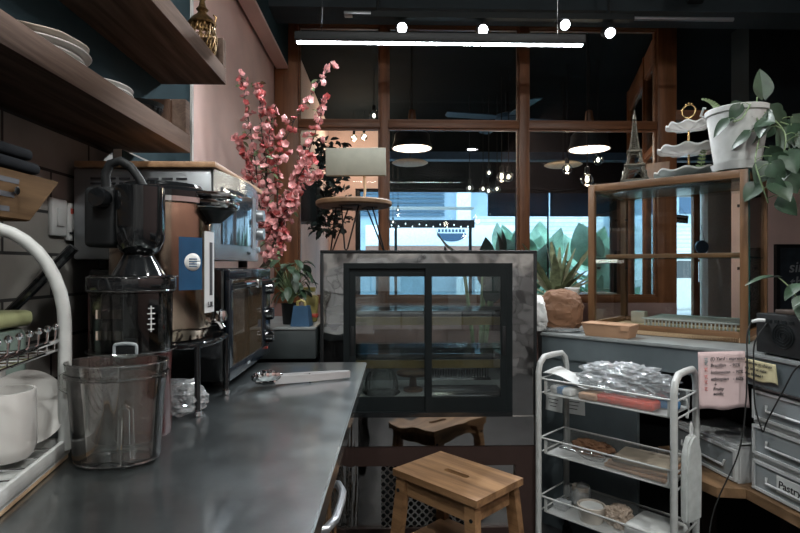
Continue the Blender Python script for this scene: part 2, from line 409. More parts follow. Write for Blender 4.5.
# street front of the dining room
struct('wall_front', bx(B(), -.85, -.46, 8.0, 8.15, 0, 2.40), M['pink'])
struct('wall_front_upper', bx(B(), -.85, -.12, 8.0, 8.15, 2.40, CH), M['pink'])
b = B(); bx(b, -.12, 5.6, 8.0, 8.15, 2.40, CH); struct('wall_front_fascia', b, M['deep'])
struct('beam_dining', bx(B(), -.8, 5.5, 6.9, 7.05, 2.62, 2.72), M['bluegrey'])
b = B(); bx(b, -.46, 3.5, 8.0, 8.15, 0, .55); struct('wall_front_low', b, M['pinkdark'])
w3 = window_grid('window_3', [(-.46, -.40), (1.98, 2.06), (3.44, 3.52)], [(.55, .62), (2.37, 2.40)], 8.04, 8.12, M['charcoal'])
b = B(); bx(b, 4.84, 5.20, 7.9, 8.15, 0, 2.40, .01); struct('pillar_1', b, M['whitecoat'])
struct('wall_front_right', bx(B(), 5.20, 5.6, 8.0, 8.15, 0, 2.40), M['framewood'])
# timber door standing to the right, glazed, with the open sign on it
d1 = struct('door_1', frame(B(), 3.52, 4.80, .02, 2.40, .10, 8.03, 8.10), M['framewood'])
struct('pane', bx(B(), 3.62, 4.70, 8.06, 8.07, .12, 2.30), M['pane'], d1)
b = B(); tube(b, [(4.75, 8.04, 1.0), (4.75, 7.97, 1.0), (4.75, 7.97, 1.3), (4.75, 8.04, 1.3)], .012); struct('door_handle', b, M['chrome'], d1)

# ================================================================ OUTSIDE
struct('pavement', bx(B(), -14, 24, 8.15, 15.6, -.12, -.02), plain('street_concrete', (.42, .42, .42), .8, scale=3))
bl = thing('shop_building', 'pale blue grey shophouse across the street with louvred upper front', 'building', (2, 15.6, 0))
obj('wall', bx(B(), -11, 16, 0, .5, 0, 5.2), plain('pale_render', (.36, .46, .54), .8, scale=2), bl)
b = B()
for i in range(9): box(b, (-2.1, -.08, 2.75+i*.13), (3.6, .05, .085), (R(25), 0, 0))
obj('louvre_panel', b, plain('blue_grey_louvre', (.10, .17, .24), .5), bl)
obj('column', bx(B(), .05, .45, -.25, 0, 0, 5.2), plain('white_render', (.8, .82, .84), .7), bl)
obj('column', bx(B(), 4.6, 5.1, -.25, 0, 0, 5.2), plain('white_render_b', (.8, .82, .84), .7), bl)
obj('shutter', bx(B(), .6, 4.4, -.06, 0, 0, 2.7), tiles('white_shutter', (.78, .82, .86), (.5, .55, .6), 8, .12, .5, 0, .012, ('X', 'Z')), bl)
obj('shutter', bx(B(), 5.3, 9, -.06, 0, 0, 2.5), tiles('white_shutter_b', (.7, .76, .82), (.4, .45, .5), 8, .12, .5, 0, .012, ('X', 'Z')), bl)
obj('ledge', bx(B(), -11, 16, -.5, 0, 3.9, 4.05), plain('ledge_render', (.5, .56, .62), .7), bl)
for i in range(3):
    obj('window', bx(B(), 5.6+i*1.1, 6.4+i*1.1, -.03, 0, 2.8, 3.7), M['bluegrey'], bl)
# white sign board with the smile mark
sb = thing('shop_sign', 'long white shop sign with blue smile mark across the street', 'sign', (1.45, 13.0, 1.74))
obj('board', bx(B(), -1.95, 1.85, 0, .12, 0, .50, .01), plain('sign_white', (.86, .88, .9), .5), sb)
b = B()
for k in range(9): pass
prism(b, [(math.cos(a_)*.36, math.sin(a_)*.20) for a_ in [PI+PI*i/16 for i in range(17)]], 0, .01, Matrix.Translation((.15, -.001, .30)) @ FACE_Y)
obj('emblem', b, M['bluegrey'], sb)
b = B()
for i in range(8): bx(b, -.18+i*.085, -.18+i*.085+.055, -.012, 0, .33, .40)
obj('lettering', b, M['bluegrey'], sb)
obj('base_panel', bx(B(), -1.95, 1.85, 0, .12, -.42, -.01), plain('brick_red', (.30, .15, .11), .7), sb)
for x_ in (-1.7, 1.6): obj('post', bx(B(), x_, x_+.09, .02, .1, -1.76, -.42), M['charcoal'], sb)
# canopy edge with a row of little lights
cp = thing('string_lights', 'dark canopy rail with a row of tiny lights over the street', 'string lights', (.75, 9.6, 1.98))
obj('rail', bx(B(), -.72, .85, 0, .05, -.05, .09), M['black'], cp)
obj('slat', bx(B(), -.72, .85, .0, .3, .30, .33), M['white'], cp)
for i in range(12):
    b = B(); lathe(b, [(0, -.014), (.009, -.008), (.009, .008), (0, .014)], (-.65+i*.125, -.02, random.uniform(-.04, .05)), 8)
    obj('bulb', b, M['tiny_light'], cp)
for x_ in (-.6, .75): obj('post', bx(B(), x_, x_+.05, .0, .05, -2.0, -.05), M['charcoal'], cp)
# blue outdoor blinds
bd = thing('blue_blind', 'blue roller blind half lowered outside the street window', 'blind', (1.62, 8.45, 2.05))
obj('fabric', bx(B(), 0, .96, 0, .012, 0, .36), plain('blue_canvas', (.035, .10, .19), .7), bd)
obj('roller', cyl(B(), (0, 0, .38), (.96, 0, .38), .03), M['charcoal'], bd)
obj('bottom_bar', bx(B(), 0, .96, -.008, .02, -.02, .0), M['bluegrey'], bd)
bd2 = dup(bd, (2.62, 8.45, 2.05), 0, 'blue roller blind above the big tropical leaves outside')
pp = thing('awning_frame', 'dark metal frame outside that carries the two blue blinds', 'awning frame', (0, 8.5, 0))
obj('top_bar', bx(B(), 1.5, 3.75, -.02, .02, 2.45, 2.50), M['black'], pp)
for x_ in (2.59, 3.70): obj('post', bx(B(), x_-.012, x_+.012, -.035, -.02, -.02, 2.47), M['black'], pp)
for x_ in (1.8, 2.4, 2.8, 3.4): obj('hanger', bx(B(), x_-.01, x_+.01, -.06, -.02, 2.41, 2.47), M['black'], pp)

def big_plant(name, label, loc, n, L, W, mat, seed, up=(.3, .9), stemr=.02, heart=False, cat='plant', base=0, lift=1.2):
    rnd = random.Random(seed)
    t = thing(name, label, cat, loc)
    fb, sbm = B(), B()
    for i in range(n):
        a_ = rnd.uniform(0, 2*PI); el = rnd.uniform(*up); h_ = rnd.uniform(.3, 1)*lift
        d = Vector((math.cos(a_)*math.cos(el), math.sin(a_)*math.cos(el), math.sin(el)))
        p0 = Vector((0, 0, base)); p1 = Vector((math.cos(a_)*.12*lift, math.sin(a_)*.12*lift, base+h_))
        tube(sbm, [p0, (p0+p1)/2+Vector((0, 0, .05)), p1], [stemr, stemr*.8, stemr*.5], 6)
        ux = Vector((-math.sin(a_), math.cos(a_), 0)); uz = ux.cross(d)
        m4 = Matrix((ux, d, uz)).transposed().to_4x4(); m4.translation = p1
        leaf_shape(fb, m4 @ Matrix.Rotation(rnd.uniform(-.5, .5), 4, 'Y'), L*rnd.uniform(.7, 1.1), W*rnd.uniform(.75, 1.1), .45, .2, heart, 8)
    obj('foliage', fb, mat, t); obj('stem', sbm, M['leafpale'], t)
    return t
big_plant('banana_plant', 'big paddle-leaved tropical plant outside, below the left blue blind', (2.35, 9.25, -.02), 24, .72, .52, M['banana'], 3, (.0, 1.1), .03, lift=1.45)
big_plant('banana_plant', 'big paddle-leaved tropical plant outside, behind the wooden case', (3.75, 9.35, -.02), 24, .72, .52, M['banana'], 5, (.0, 1.1), .03, lift=1.5)
big_plant('banana_plant', 'big paddle-leaved tropical plant outside, rearmost between the two others', (3.1, 10.9, -.02), 22, .8, .55, M['banana'], 9, (.0, 1.2), .03, lift=1.6)

# parked car seen through the door
car = thing('parked_car', 'white parked car seen through the glass door', 'car', (7.3, 12.5, 0), R(4))
prof = [(-2.0, .25), (2.0, .25), (2.05, .6), (1.95, .85), (1.15, .95), (.65, 1.40), (-.95, 1.42), (-1.55, .98), (-2.0, .9), (-2.08, .55)]
b = B(); prism(b, prof, -.8, .8, FACE_Y, .05); obj('body', b, M['ceramic'], car)
b = B(); prism(b, [(1.0, .96), (.6, 1.34), (-.9, 1.36), (-1.4, .98)], -.805, .805, FACE_Y); obj('window', b, M['blackgloss'], car)
for x_ in (-1.3, 1.3):
    for y_ in (-.78, .62):
        b = B(); cyl(b, (x_, y_, .31), (x_, y_+.17, .31), .31, None, 24); wh = obj('wheel', b, M['rubber'], car)
        b = B(); cyl(b, (x_, y_-.006, .31), (x_, y_+.176, .31), .19, None, 24); obj('hub', b, M['chrome'], wh)
for z_ in (.55,): obj('headlight', box(B(), (-2.02, -.55, .68), (.1, .3, .12), None, .02), M['chrome'], car)
# open sign on the door and the round sign on the pillar
sg = thing('open_sign', 'small black open sign hanging in the glass door', 'sign', at(681, 219, 8.0))
obj('board', box(B(), (0, 0, 0), (.21, .015, .12), (0, R(6), 0)), M['black'], sg)
words('lettering', 'OPEN', .06, M['chalk'], sg, Matrix.Translation((-.08, -.009, -.045)) @ Matrix.Rotation(R(6), 4, 'Y') @ FACE_Y)
obj('upper_line', box(B(), (0, -.008, .030), (.15, .002, .016), (0, R(6), 0)), M['chalk'], sg)
obj('cord', tube(B(), [(-.08, 0, .06), (0, 0, .17), (.08, 0, .06)], .003), M['black'], sg)
rs_ = thing('round_sign', 'small round blue plaque hung on the white pillar by the door', 'sign', at(702, 247, 7.85))
b = B(); cyl(b, (0, 0, 0), (0, .02, 0), .10, None, 32); obj('disc', b, M['bluegrey'], rs_)
obj('cord', tube(B(), [(-.04, .01, .09), (0, .01, .33), (.04, .01, .09)], .004), M['ink'], rs_)

# ================================================================ DINING ROOM BEHIND THE GLASS
def pendant(px, py, Y, label, r):
    p = at(px, py, Y)
    t = thing('dome_pendant', label, 'pendant lamp', p, 0, 'black dome pendants in the dining room')
    k = r/.19
    b = B(); lathe(b, [(.19*k, 0), (.192*k, .01), (.17*k, .06*k), (.165*k, .13*k), (.13*k, .17*k), (.05*k, .20*k), (.035*k, .24*k), (.036*k, .235*k), (.12*k, .165*k), (.158*k, .125*k), (.185*k, .004)], n=40)
    sh = obj('shade', b, M['black'], t)
    b = B(); lathe(b, [(.180*k, .004), (.160*k, .055*k), (.152*k, .12*k), (.112*k, .158*k), (0, .16*k)], n=40); obj('lining', b, M['lampwhite'], sh)
    b = B(); lathe(b, [(.036*k, .23*k), (.042*k, .25*k), (.03*k, .36*k), (.015*k, .37*k)], n=20); obj('socket', b, M['framewood'], t)
    obj('cord', cyl(B(), (0, 0, .36*k), (0, 0, CH-p.z), .005, None, 8), M['black'], t)
    lamp('pendant_bulb', 'POINT', (0, 0, -.02), 7, (1, .85, .7), parent=t, shadow_soft_size=.05)
    return t
pendant(412, 149, 5.0, 'black dome pendant lamp left of the centre post', .19)
pendant(589, 150, 4.9, 'black dome pendant lamp above the wooden case', .19)
def disc_lamp(px, py, Y, r, label):
    p = at(px, py, Y)
    t = thing('disc_pendant', label, 'pendant lamp', p, 0, 'cream saucer pendants')
    b = B(); lathe(b, [(0, 0), (r*.4, -.004), (r*.9, 0), (r, .012), (r*.85, .03), (r*.3, .055), (.02, .06)], n=40); obj('shade', b, M['lampcream'], t)
    obj('cord', cyl(B(), (0, 0, .05), (0, 0, CH-p.z), .005, None, 8), M['black'], t)
    return t
disc_lamp(410, 164, 6.2, .21, 'flat cream saucer lamp just under the left black dome')
disc_lamp(563, 166, 6.0, .21, 'flat cream saucer lamp below the right black dome')
BULBS = [(354, 138, 7.1, 'globe bulb hanging by the peach wall, left of its pair', 1), (364, 137, 7.1, 'globe bulb hanging by the peach wall, right of its pair', 1),
 (469.5, 188, 6.4, 'low globe bulb hanging far left of the cluster near the street', 0), (489, 173, 6.4, 'highest small globe bulb of the cluster near the street', 0),
 (483, 189, 6.4, 'lower globe bulb left of the tight trio near the street', 0), (488.5, 191, 6.7, 'lowest globe bulb of the tight trio near the street', 0),
 (497, 189, 6.4, 'low globe bulb right of the tight trio near the street', 0), (501.5, 177, 5.5, 'larger globe bulb left of the touching pair', 1),
 (508.5, 177, 5.6, 'larger globe bulb right of the touching pair', 0), (567, 169, 5.4, 'globe bulb hanging before the right cream saucer lamp', 1),
 (587, 180, 4.5, 'globe bulb hanging over the left end of the wooden case', 1), (598, 160, 5.3, 'globe bulb hanging just under the right black dome', 0),
 (374, 116, 5.6, 'pale globe bulb hanging behind the left centre post', 0), (398, 210, 7.4, 'tiny pear bulb hanging high before the street window', 0),
 (393, 222, 7.4, 'tiny pear bulb hanging low before the street window', 0)]
bulb0 = None
def globe_bulb(px, py, Y, label, lit):
    p = at(px, py, Y); r = .046 if Y > 6.2 else .052
    if Y > 7.2: r = .03
    t = thing('globe_bulb', label, 'light bulb', p, 0, 'hanging globe bulbs')
    b = B(); lathe(b, [(r*math.sin(PI*i/10)+.0005, -r*math.cos(PI*i/10)) for i in range(10)]+[(r*.35, r*1.0), (r*.33, r*1.25)], n=20); obj('bulb_glass', b, M['clear'], t)
    b = B(); lathe(b, [(0, -r*.5), (r*.30, -r*.2), (r*.34, r*.2), (0, r*.6)], n=12); obj('filament', b, M['bulb'], t)
    b = B(); lathe(b, [(r*.36, r*1.15), (r*.40, r*1.2), (r*.36, r*2.1), (.006, r*2.2)], n=14); obj('socket', b, M['black'], t)
    obj('cord', cyl(B(), (0, 0, r*2.1), (0, 0, CH-p.z), .004, None, 6), M['black'], t)
    if lit: lamp('bulb_light', 'POINT', (0, 0, -r-.02), 17 if px < 370 else 6, (1, .74, .52), parent=t, shadow_soft_size=.05)
for b_ in BULBS: globe_bulb(*b_)
# ceiling fan
fp = at(507, 118, 6.3)
fan = thing('ceiling_fan', 'dark four-bladed ceiling fan in the dining room', 'fan', fp)
b = B(); lathe(b, [(0, -.06), (.10, -.055), (.14, -.02), (.13, .03), (.05, .06), (.0, .065)], n=32); obj('motor', b, M['bluegrey'], fan)
obj('downrod', cyl(B(), (0, 0, .06), (0, 0, CH-fp.z), .02), M['charcoal'], fan)
for k in range(4):
    a_ = R(12+90*k); mm = Matrix.Rotation(a_, 4, 'Z') @ Matrix.Rotation(R(8), 4, 'X')
    b = B(); prism(b, [(.12, -.035), (.25, -.07), (.72, -.085), (.76, -.04), (.76, .05), (.25, .06), (.12, .035)], -.004, .004, mm); obj('blade', b, M['bluegrey'], fan)
# wall planter with dark trailing foliage seen through the left pane
pl = thing('wall_planter', 'dark wall box planter with trailing dark foliage behind the glass', 'planter', (-.70, 5.0, 1.64))
obj('planter_box', bx(B(), -.14, .08, -.2, .2, 0, .34, .01), M['black'], pl)
b = B(); rnd = random.Random(4)
for i in range(520):
    p = Vector((rnd.gauss(.16, .085), rnd.gauss(0, .12), rnd.uniform(-.10, .75)))
    m4 = Matrix.Translation(p) @ Euler((rnd.uniform(-1, 1), rnd.uniform(-1, 1), rnd.uniform(0, 6.3))).to_matrix().to_4x4()
    leaf_shape(b, m4, .075, .04, .4, .2, False, 3)
obj('foliage', b, M['leafdark'], pl)
# dark leafy house plant behind the counter display
hp = big_plant('rubber_plant', 'dark broad-leaved house plant rising behind the display fridge', (.585, 3.35, .0), 8, .26, .15, M['leafdark'], 21, (.2, 1.3), .012, base=.4, lift=.95)
obj('pot', lathe(B(), [(0, 0), (.13, 0), (.17, .42), (.155, .42), (.14, .36), (0, .36)]), M['charcoal'], hp)
# chalkboard on the pink wall to the right
cb = thing('chalkboard', 'black chalkboard with faint writing on the pink right wall', 'chalkboard', (3.36, 4.48, .55))
obj('board', bx(B(), 0, 1.5, -.01, .015, 0, .84), M['slate'], cb)
obj('frame', frame(B(), -.03, 1.53, -.03, .87, .03, -.02, .018), M['black'], cb)
words('chalk_writing', 'simply\nthe coffee\nhot  iced\nlatte  mocha', .13, M['chalk'], cb, Matrix.Translation((.08, -.011, .63)) @ Matrix.Rotation(R(-3), 4, 'Y') @ FACE_Y, extr=.0003, shear=.2)
# radiator-like white slatted box on the dining side
rd = thing('slatted_cabinet', 'low white slatted box standing behind the glass by the case', 'cabinet', (1.86, 4.55, 0))
obj('body', bx(B(), -.12, .14, .02, .26, 0, 1.0), M['creamceramic'], rd)
b = B()
for i in range(9): bx(b, -.12+i*.03, -.105+i*.03, 0, .02, .02, .98)
obj('slat_front', b, M['white'], rd)
ob = thing('dining_bench', 'dark upholstered bench in the dining room behind the case', 'bench', (2.5, 5.4, 0), R(73))
obj('seat', bx(B(), -.6, .6, -.22, .22, .36, .46, .02), M['bluegrey'], ob); obj('backrest', bx(B(), -.6, .6, .18, .25, .46, .95, .02), M['framewood'], ob)
for x_ in (-.55, .55):
    for y_ in (-.18, .18): obj('leg', bx(B(), x_-.025, x_+.025, y_-.025, y_+.025, 0, .36), M['framewood'], ob)

# ================================================================ KITCHEN CEILING LIGHTS
lb = at(440.5, 44, 2.25)
L_ = thing('linear_pendant', 'long slim black pendant with a lit white underside', 'pendant lamp', (lb.x, 2.25, lb.z))
obj('housing', bx(B(), -.61, .61, -.03, .03, .0, .036, .004), M['black'], L_)
obj('diffuser', bx(B(), -.605, .605, -.012, .012, -.0008, .0), M['led'], L_)
for x_ in (-.5, .5): obj('suspension_wire', cyl(B(), (x_, 0, .036), (x_, 0, CH-lb.z), .0015, None, 6), M['black'], L_)
tr = thing('track_rail', 'grey ceiling track rail above the long slim pendant', 'track', (.55, 3.2, 2.72))
obj('rail', bx(B(), -.75, .95, -.02, .02, 0, .035), M['charcoal'], tr)
obj('conduit', cyl(B(), (-.75, .05, .04), (1.6, .05, .04), .012), M['silver'], tr)
obj('end_clip', box(B(), (-.72, 0, .02), (.16, .05, .02), (0, 0, 0), .004), M['silver'], tr)
for x_ in (-.6, .8): obj('hanger', cyl(B(), (x_, 0, .035), (x_, 0, CH-2.72), .008), M['black'], tr)
SP = [(402, 28, 'leftmost of four track spotlights above the slim pendant', (.35, .7)), (483, 30, 'second track spotlight from the left, shining straight forward', (0, 1)),
      (565, 25, 'third track spotlight from the left, above the pendant end', (0, 1)), (610, 33, 'rightmost and lowest of the four track spotlights', (-.25, .7))]
for px, py, lab, dr in SP:
    p = at(px, py, 3.2)
    t = thing('track_spotlight', lab, 'spotlight', p, 0, 'spotlights on the ceiling track')
    d = Vector((dr[0]*.4, -1, -.50)).normalized()
    b = B(); cyl(b, -d*.10, d*.0, .032, .036, 24); can = obj('can', b, M['black'], t)
    b = B(); cyl(b, d*.0, d*.003, .028, None, 24); obj('lens', b, M['spot_face'], t)
    obj('stem', cyl(B(), -d*.05, (0, .03, 2.72-p.z), .007), M['black'], t)
    q = d.to_track_quat('-Z', 'Y').to_euler()
    lamp('spot_beam', 'SPOT', d*.02, SPOT_W, (.92, .96, 1), rot=q, parent=t, spot_size=R(125), spot_blend=.8, shadow_soft_size=.03)
# round downlights of the kitchen ceiling, above and behind the viewer
for x_, y_, lab in [(-.25, .35, 'round ceiling downlight above the steel counter'), (1.5, .45, 'round ceiling downlight above the right-hand counter'), (-.25, -1.1, 'round ceiling downlight by the rear wall, shelf side'), (1.5, -1.1, 'round ceiling downlight by the rear wall, right side')]:
    t = thing('ceiling_downlight', lab, 'ceiling light', (x_, y_, CH-.03), 0, 'kitchen ceiling downlights')
    b = B(); lathe(b, [(0, .004), (.105, .004), (.125, .01), (.12, .029), (0, .029)], n=40); obj('housing', b, M['white'], t)
    b = B(); lathe(b, [(0, -.002), (.095, -.002), (.095, .005), (0, .005)], n=40); obj('lens', b, M['panel_light'], t)
# ================================================================ LEFT: SHELVES
TOP = .90
def shelf(label, z0, z1, yend, x1=-.60):
    t = thing('wall_shelf', label, 'shelf', (-.84, 0, z0))
    obj('board', bx(B(), 0, x1+.84, -1.9, yend, 0, z1-z0, .002), M['shelfwood'], t)
    obj('end_panel', bx(B(), .004, x1+.84, yend-.04, yend-.004, z1-z0, z1-z0+.10, .002), M['shelfwood'], t)
    obj('side_board', bx(B(), .004, x1+.80, yend-.055, yend-.04, z1-z0+.002, z1-z0+.095), M['shelfdark'], t)
    return t
shelf('lower thick wood wall shelf holding the plate stacks', 1.578, 1.632, 1.655)
shelf('upper thick wood wall shelf under the filigree lantern', 1.912, 1.972, 2.02)
def plate(r, c, z, lab, mat, grp, dark=False, wav=0):
    b = B(); f = (lambda a_, rr, zz: 1+wav*math.sin(a_*9)*(rr/r)**2) if wav else None
    lathe(b, [(0, 0), (r*.62, 0), (r*.66, .003), (r*.99, .0080), (r, .0095), (r*.99, .011), (r*.66, .006), (0, .004)], n=48, f=f)
    o = obj('plate', b, mat, None); o.location = (c[0], c[1], z); tag(o, lab, 'plate', grp); return o
rank4 = ['bottom', 'second lowest', 'second from top', 'top']
rank3 = ['bottom', 'middle', 'top']
rank = ['lowest', 'second lowest', 'third lowest', 'third from top', 'second from top', 'topmost']
rnd = random.Random(2)
for i in range(4):
    plate(.109 if i > 1 else .105, (-.725+rnd.uniform(-.004, .004), 1.10+rnd.uniform(-.006, .006)), 1.6325+i*.0135, rank4[i]+' plate in the big plate stack on the lower shelf', M['creamceramic'] if i == 3 else M['ceramic'], 'big plates on the lower shelf', wav=.02 if i == 3 else 0)
rank4 = ['bottom', 'second lowest', 'second from top', 'top']
for i in range(3):
    plate(.088, (-.715+rnd.uniform(-.003, .003), 1.325+rnd.uniform(-.003, .003)), 1.6325+i*.0130, rank3[i]+' plate in the small plate stack on the lower shelf', M['ceramic'], 'small plates on the lower shelf')
for i, n_ in enumerate(('lower', 'upper')):
    b = B(); lathe(b, [(0, 0), (.03, 0), (.05, .02), (.058, .035), (.055, .035), (.046, .018), (0, .006)], n=32)
    o = obj('dish', b, M['charcoal'] if i else M['blackgloss']); o.location = (-.68, 1.50, 1.6325+i*.014); tag(o, n_+' small dark dish nested before the shelf end board', 'dish', 'dark dishes on the lower shelf')
# filigree lantern
ln = thing('filigree_lantern', 'ornate antique gold filigree lantern on the upper shelf', 'lantern', (-.655, 1.92, 1.972))
ln.scale = (.70, .70, .66)
b = B(); lathe(b, [(0, 0), (.062, 0), (.066, .01), (.060, .018), (0, .018)], n=32); obj('base', b, M['antique'], ln)
b = B()
def barrel(z): return .058+.012*math.sin(PI*(z-.018)/.16)
for k in range(12):
    for s in (-1, 1):
        tube(b, [(barrel(z)*math.cos(2*PI*k/12+s*3.2*(z-.018)), barrel(z)*math.sin(2*PI*k/12+s*3.2*(z-.018)), z) for z in [.018+.016*i for i in range(11)]], .0032, 5)
for k in range(24):
    for z in (.05, .10, .15):
        a_ = 2*PI*k/24; r_ = barrel(z); u = Vector((-math.sin(a_), math.cos(a_), 0)); c_ = Vector((r_*math.cos(a_), r_*math.sin(a_), z))
        tube(b, [c_+u*.007*math.cos(2*PI*i/8)+Vector((0, 0, .012*math.sin(2*PI*i/8))) for i in range(8)], .0022, 5, closed=True)
obj('filigree_body', b, M['antique'], ln)
b = B(); lathe(b, [(.066, .178), (.070, .186), (.05, .215), (.028, .235), (.02, .25), (.03, .262), (.018, .28), (.012, .31), (.02, .325), (0, .34)], n=32); obj('dome_top', b, M['antique'], ln)
b = B(); tube(b, [(.06, 0, .18), (.07, 0, .22), (.055, 0, .235)], .004); obj('latch', b, M['antique'], ln)
pf = thing('picture_frame', 'dark wooden frame leaning on the upper shelf behind the lantern', 'frame', (-.80, 1.55, 1.972), 0)
obj('frame', frame(B(), -.012, .03, 0, .36, .012, -.12, .14), M['shelfdark'], pf); obj('backing', bx(B(), -.02, -.012, -.12, .14, 0, .36), M['teal'], pf)

# sockets
for i, (y_, z0, z1, lab) in enumerate([(1.378, 1.308, 1.402, 'plain white wall plate left of the red switch'), (1.444, 1.298, 1.397, 'white wall switch plate with a small red mark')]):
    t = thing('wall_switch', lab, 'switch', (-.84, y_, (z0+z1)/2))
    obj('plate', box(B(), (.006, 0, 0), (.012, .062, z1-z0), None, .003), M['plastic'], t)
    obj('rocker', box(B(), (.014, 0, .0), (.006, .03, .045), None, .002), M['plastic'], t)
    if i:
        obj('red_mark', box(B(), (.0135, -.012, .028), (.003, .018, .014)), M['redplastic'], t); obj('keyhole', box(B(), (.0135, -.02, -.03), (.003, .012, .006)), M['ink'], t)
# bamboo caddy on the wall with folded black cloths
cy = thing('bamboo_caddy', 'slotted bamboo wall box under the folded black cloths', 'caddy', (-.84, .79, 1.312))
YZ = Matrix(((0, 0, 1, 0), (1, 0, 0, 0), (0, 1, 0, 0), (0, 0, 0, 1)))
sf_ = obj('slotted_front', prism(B(), [(-.42, 0), (.195, 0), (.283, .085), (-.42, .085)], .185, .195, YZ, .002), M['bamboo'], cy)
for k in range(3):
    for y0, y1 in ((-.40, -.25), (-.20, -.05), (0, .14+.012*k)): obj('slot', bx(B(), .1945, .1958, y0, y1, .012+k*.025, .021+k*.025), M['ink'], sf_)
obj('bottom', bx(B(), .002, .185, -.42, .20, 0, .008), M['bamboo'], cy)
b = B(); prism(b, [(.002, 0), (.185, 0), (.185, .112), (.002, .112)], 0, .008, Matrix.Translation((0, .20, 0)) @ Matrix.Rotation(R(-44), 4, 'X') @ FACE_Y)
obj('end_board', b, M['bamboo'], cy)
obj('back', bx(B(), .001, .008, -.42, .25, .008, .084), M['bamboo'], cy)
b = B(); cyl(b, (.194, .155, .050), (.199, .155, .050), .007, None, 14); obj('screw', b, M['chrome'], cy)
def cloth(loc, sx, sy, h_, lab, rz):
    t = thing('folded_cloth', lab, 'cloth', loc, rz, 'folded black cloths on the bamboo box')
    for k in range(2):
        b = B(); box(b, (0, -.006*k, h_*(k+.5)/2), (sx-.01*k, sy-.014*k, h_/2*.97), (R(.5*k), 0, 0), h_/5, 3); obj('fold', b, M['blacksoft'], t)
cloth((-.735, .80, 1.3985), .19, .42, .044, 'lower and wider folded black cloth on the bamboo box', 0)
cloth((-.74, .75, 1.443), .17, .36, .040, 'upper folded black cloth on the bamboo box', R(2))

# ================================================================ STEEL WORKTOP
wt = thing('steel_counter', 'long stainless steel worktop unit with grab handles', 'counter', (0, 0, 0))
def xe(y, d=0): return -.0781+.0203*(y-1.25)-d      # the front edge runs very slightly askew to the wall
def slant(y0, y1, d0, d1, z0, z1, bev=0): return prism(B(), [(xe(y0, d1), y0), (xe(y0, d0), y0), (xe(y1, d0), y1), (xe(y1, d1), y1)], z0, z1, None, bev)
obj('worktop', prism(B(), [(-.838, -1.6), (xe(-1.6), -1.6), (xe(1.845), 1.845), (-.838, 1.845)], .865, TOP, None, .003), M['steel'], wt)
obj('body', prism(B(), [(-.835, -1.6), (xe(-1.6, .05), -1.6), (xe(1.825, .05), 1.825), (-.835, 1.825)], .12, .865), M['steelside'], wt)
obj('front_rail', slant(-1.6, 1.825, .024, .05, .835, .865), M['chrome'], wt)
for y_ in (-.9, .02, .94):
    d_ = obj('door', slant(y_, y_+.88, .028, .049, .16, .83, .004), M['mirror'], wt)
    yh = y_+.09 if y_ < .5 else y_+.08
    b = B(); tube(b, [(xe(yh+dy, -dx), yh+dy, .80) for dy, dx in ((-.15, -.028), (-.145, -.012), (-.11, -.001), (-.04, .002), (.0, 0), (.035, -.012), (.04, -.028))], .0075, 10)
    obj('handle', b, M['silver'], d_)
for x_ in (-.80, -.16):
    for y_ in (-1.5, .1, 1.76): obj('leg', cyl(B(), (x_, y_, 0), (x_, y_, .12), .022), M['chrome'], wt)
# dark ledge behind the worktop
ld = thing('masonry_ledge', 'grey masonry ledge with a dark gap, under the potted plant', 'ledge', (-.84, 2.2, 0))
obj('slab', bx(B(), 0, .55, 0, .5, .85, .97, .004), M['ledge'], ld); obj('top', bx(B(), 0, .55, -.005, .5, .97, .98, .002), M['greytop'], ld)
obj('body', bx(B(), 0, .55, .10, .5, 0, .85), M['black'], ld)  # black body stands for the shaded gap below the slab

# ================================================================ DISH RACK
dr = thing('dish_rack', 'white two-tier dish rack with arched ends', 'dish rack', (-.545, .935, TOP), R(10.5))
b = B()
bx(b, -.245, 0, -.46, 0, .010, .016); obj('tray_base', b, M['whitecoat'], dr)
b = B(); bx(b, -.008, 0, -.46, 0, .010, .036, .002); bx(b, -.245, -.237, -.46, 0, .010, .036, .002); bx(b, -.237, -.008, -.008, 0, .010, .036, .002); bx(b, -.237, -.008, -.46, -.452, .010, .036, .002)
obj('tray_rim', b, M['whitecoat'], dr)
b = B(); bx(b, -.243, -.002, -.458, -.002, .001, .012, .001); obj('drip_mat', b, M['pine'], dr)
def arch(y_):
    pts = [(-.003, y_, .02), (-.003, y_, .12), (-.003, y_, .23)]
    pts += [(-.1225+.1195*math.cos(a_), y_, .23+.165*math.sin(a_)) for a_ in [PI*i/18 for i in range(1, 18)]]
    pts += [(-.242, y_, .23), (-.242, y_, .12), (-.242, y_, .02)]
    return tube(B(), pts, .0105, 12)
obj('arch', arch(-.014), M['whitecoat'], dr); obj('arch', arch(-.446), M['whitecoat'], dr)
b = B()
for x_ in (-.012, -.233):
    tube(b, [(x_, -.45, .205), (x_, -.015, .205)], .004, 8)
for i in range(14):
    y_ = -.43+i*.031; tube(b, [(-.012, y_, .226), (-.014, y_, .19), (-.231, y_, .19), (-.233, y_, .226)], .0022, 6)
tube(b, [(-.012, -.45, .19), (-.012, -.015, .19)], .0025, 6); tube(b, [(-.233, -.45, .19), (-.233, -.015, .19)], .0025, 6)
sh_ = obj('wire_shelf', b, M['chrome'], dr)
for i in range(14):
    for x_ in (-.012, -.233):
        b = B(); lathe(b, [(0, -.006), (.0042, -.004), (.006, 0), (.0042, .004), (0, .006)], (x_, -.43+i*.031, .229), 10); obj('ball_tip', b, M['chrome'], sh_)
b = B()
for i in range(9):
    y_ = -.40+i*.045; tube(b, [(-.005, y_, .030), (-.24, y_, .030)], .0015, 6)
obj('grid', b, M['chrome'], dr)
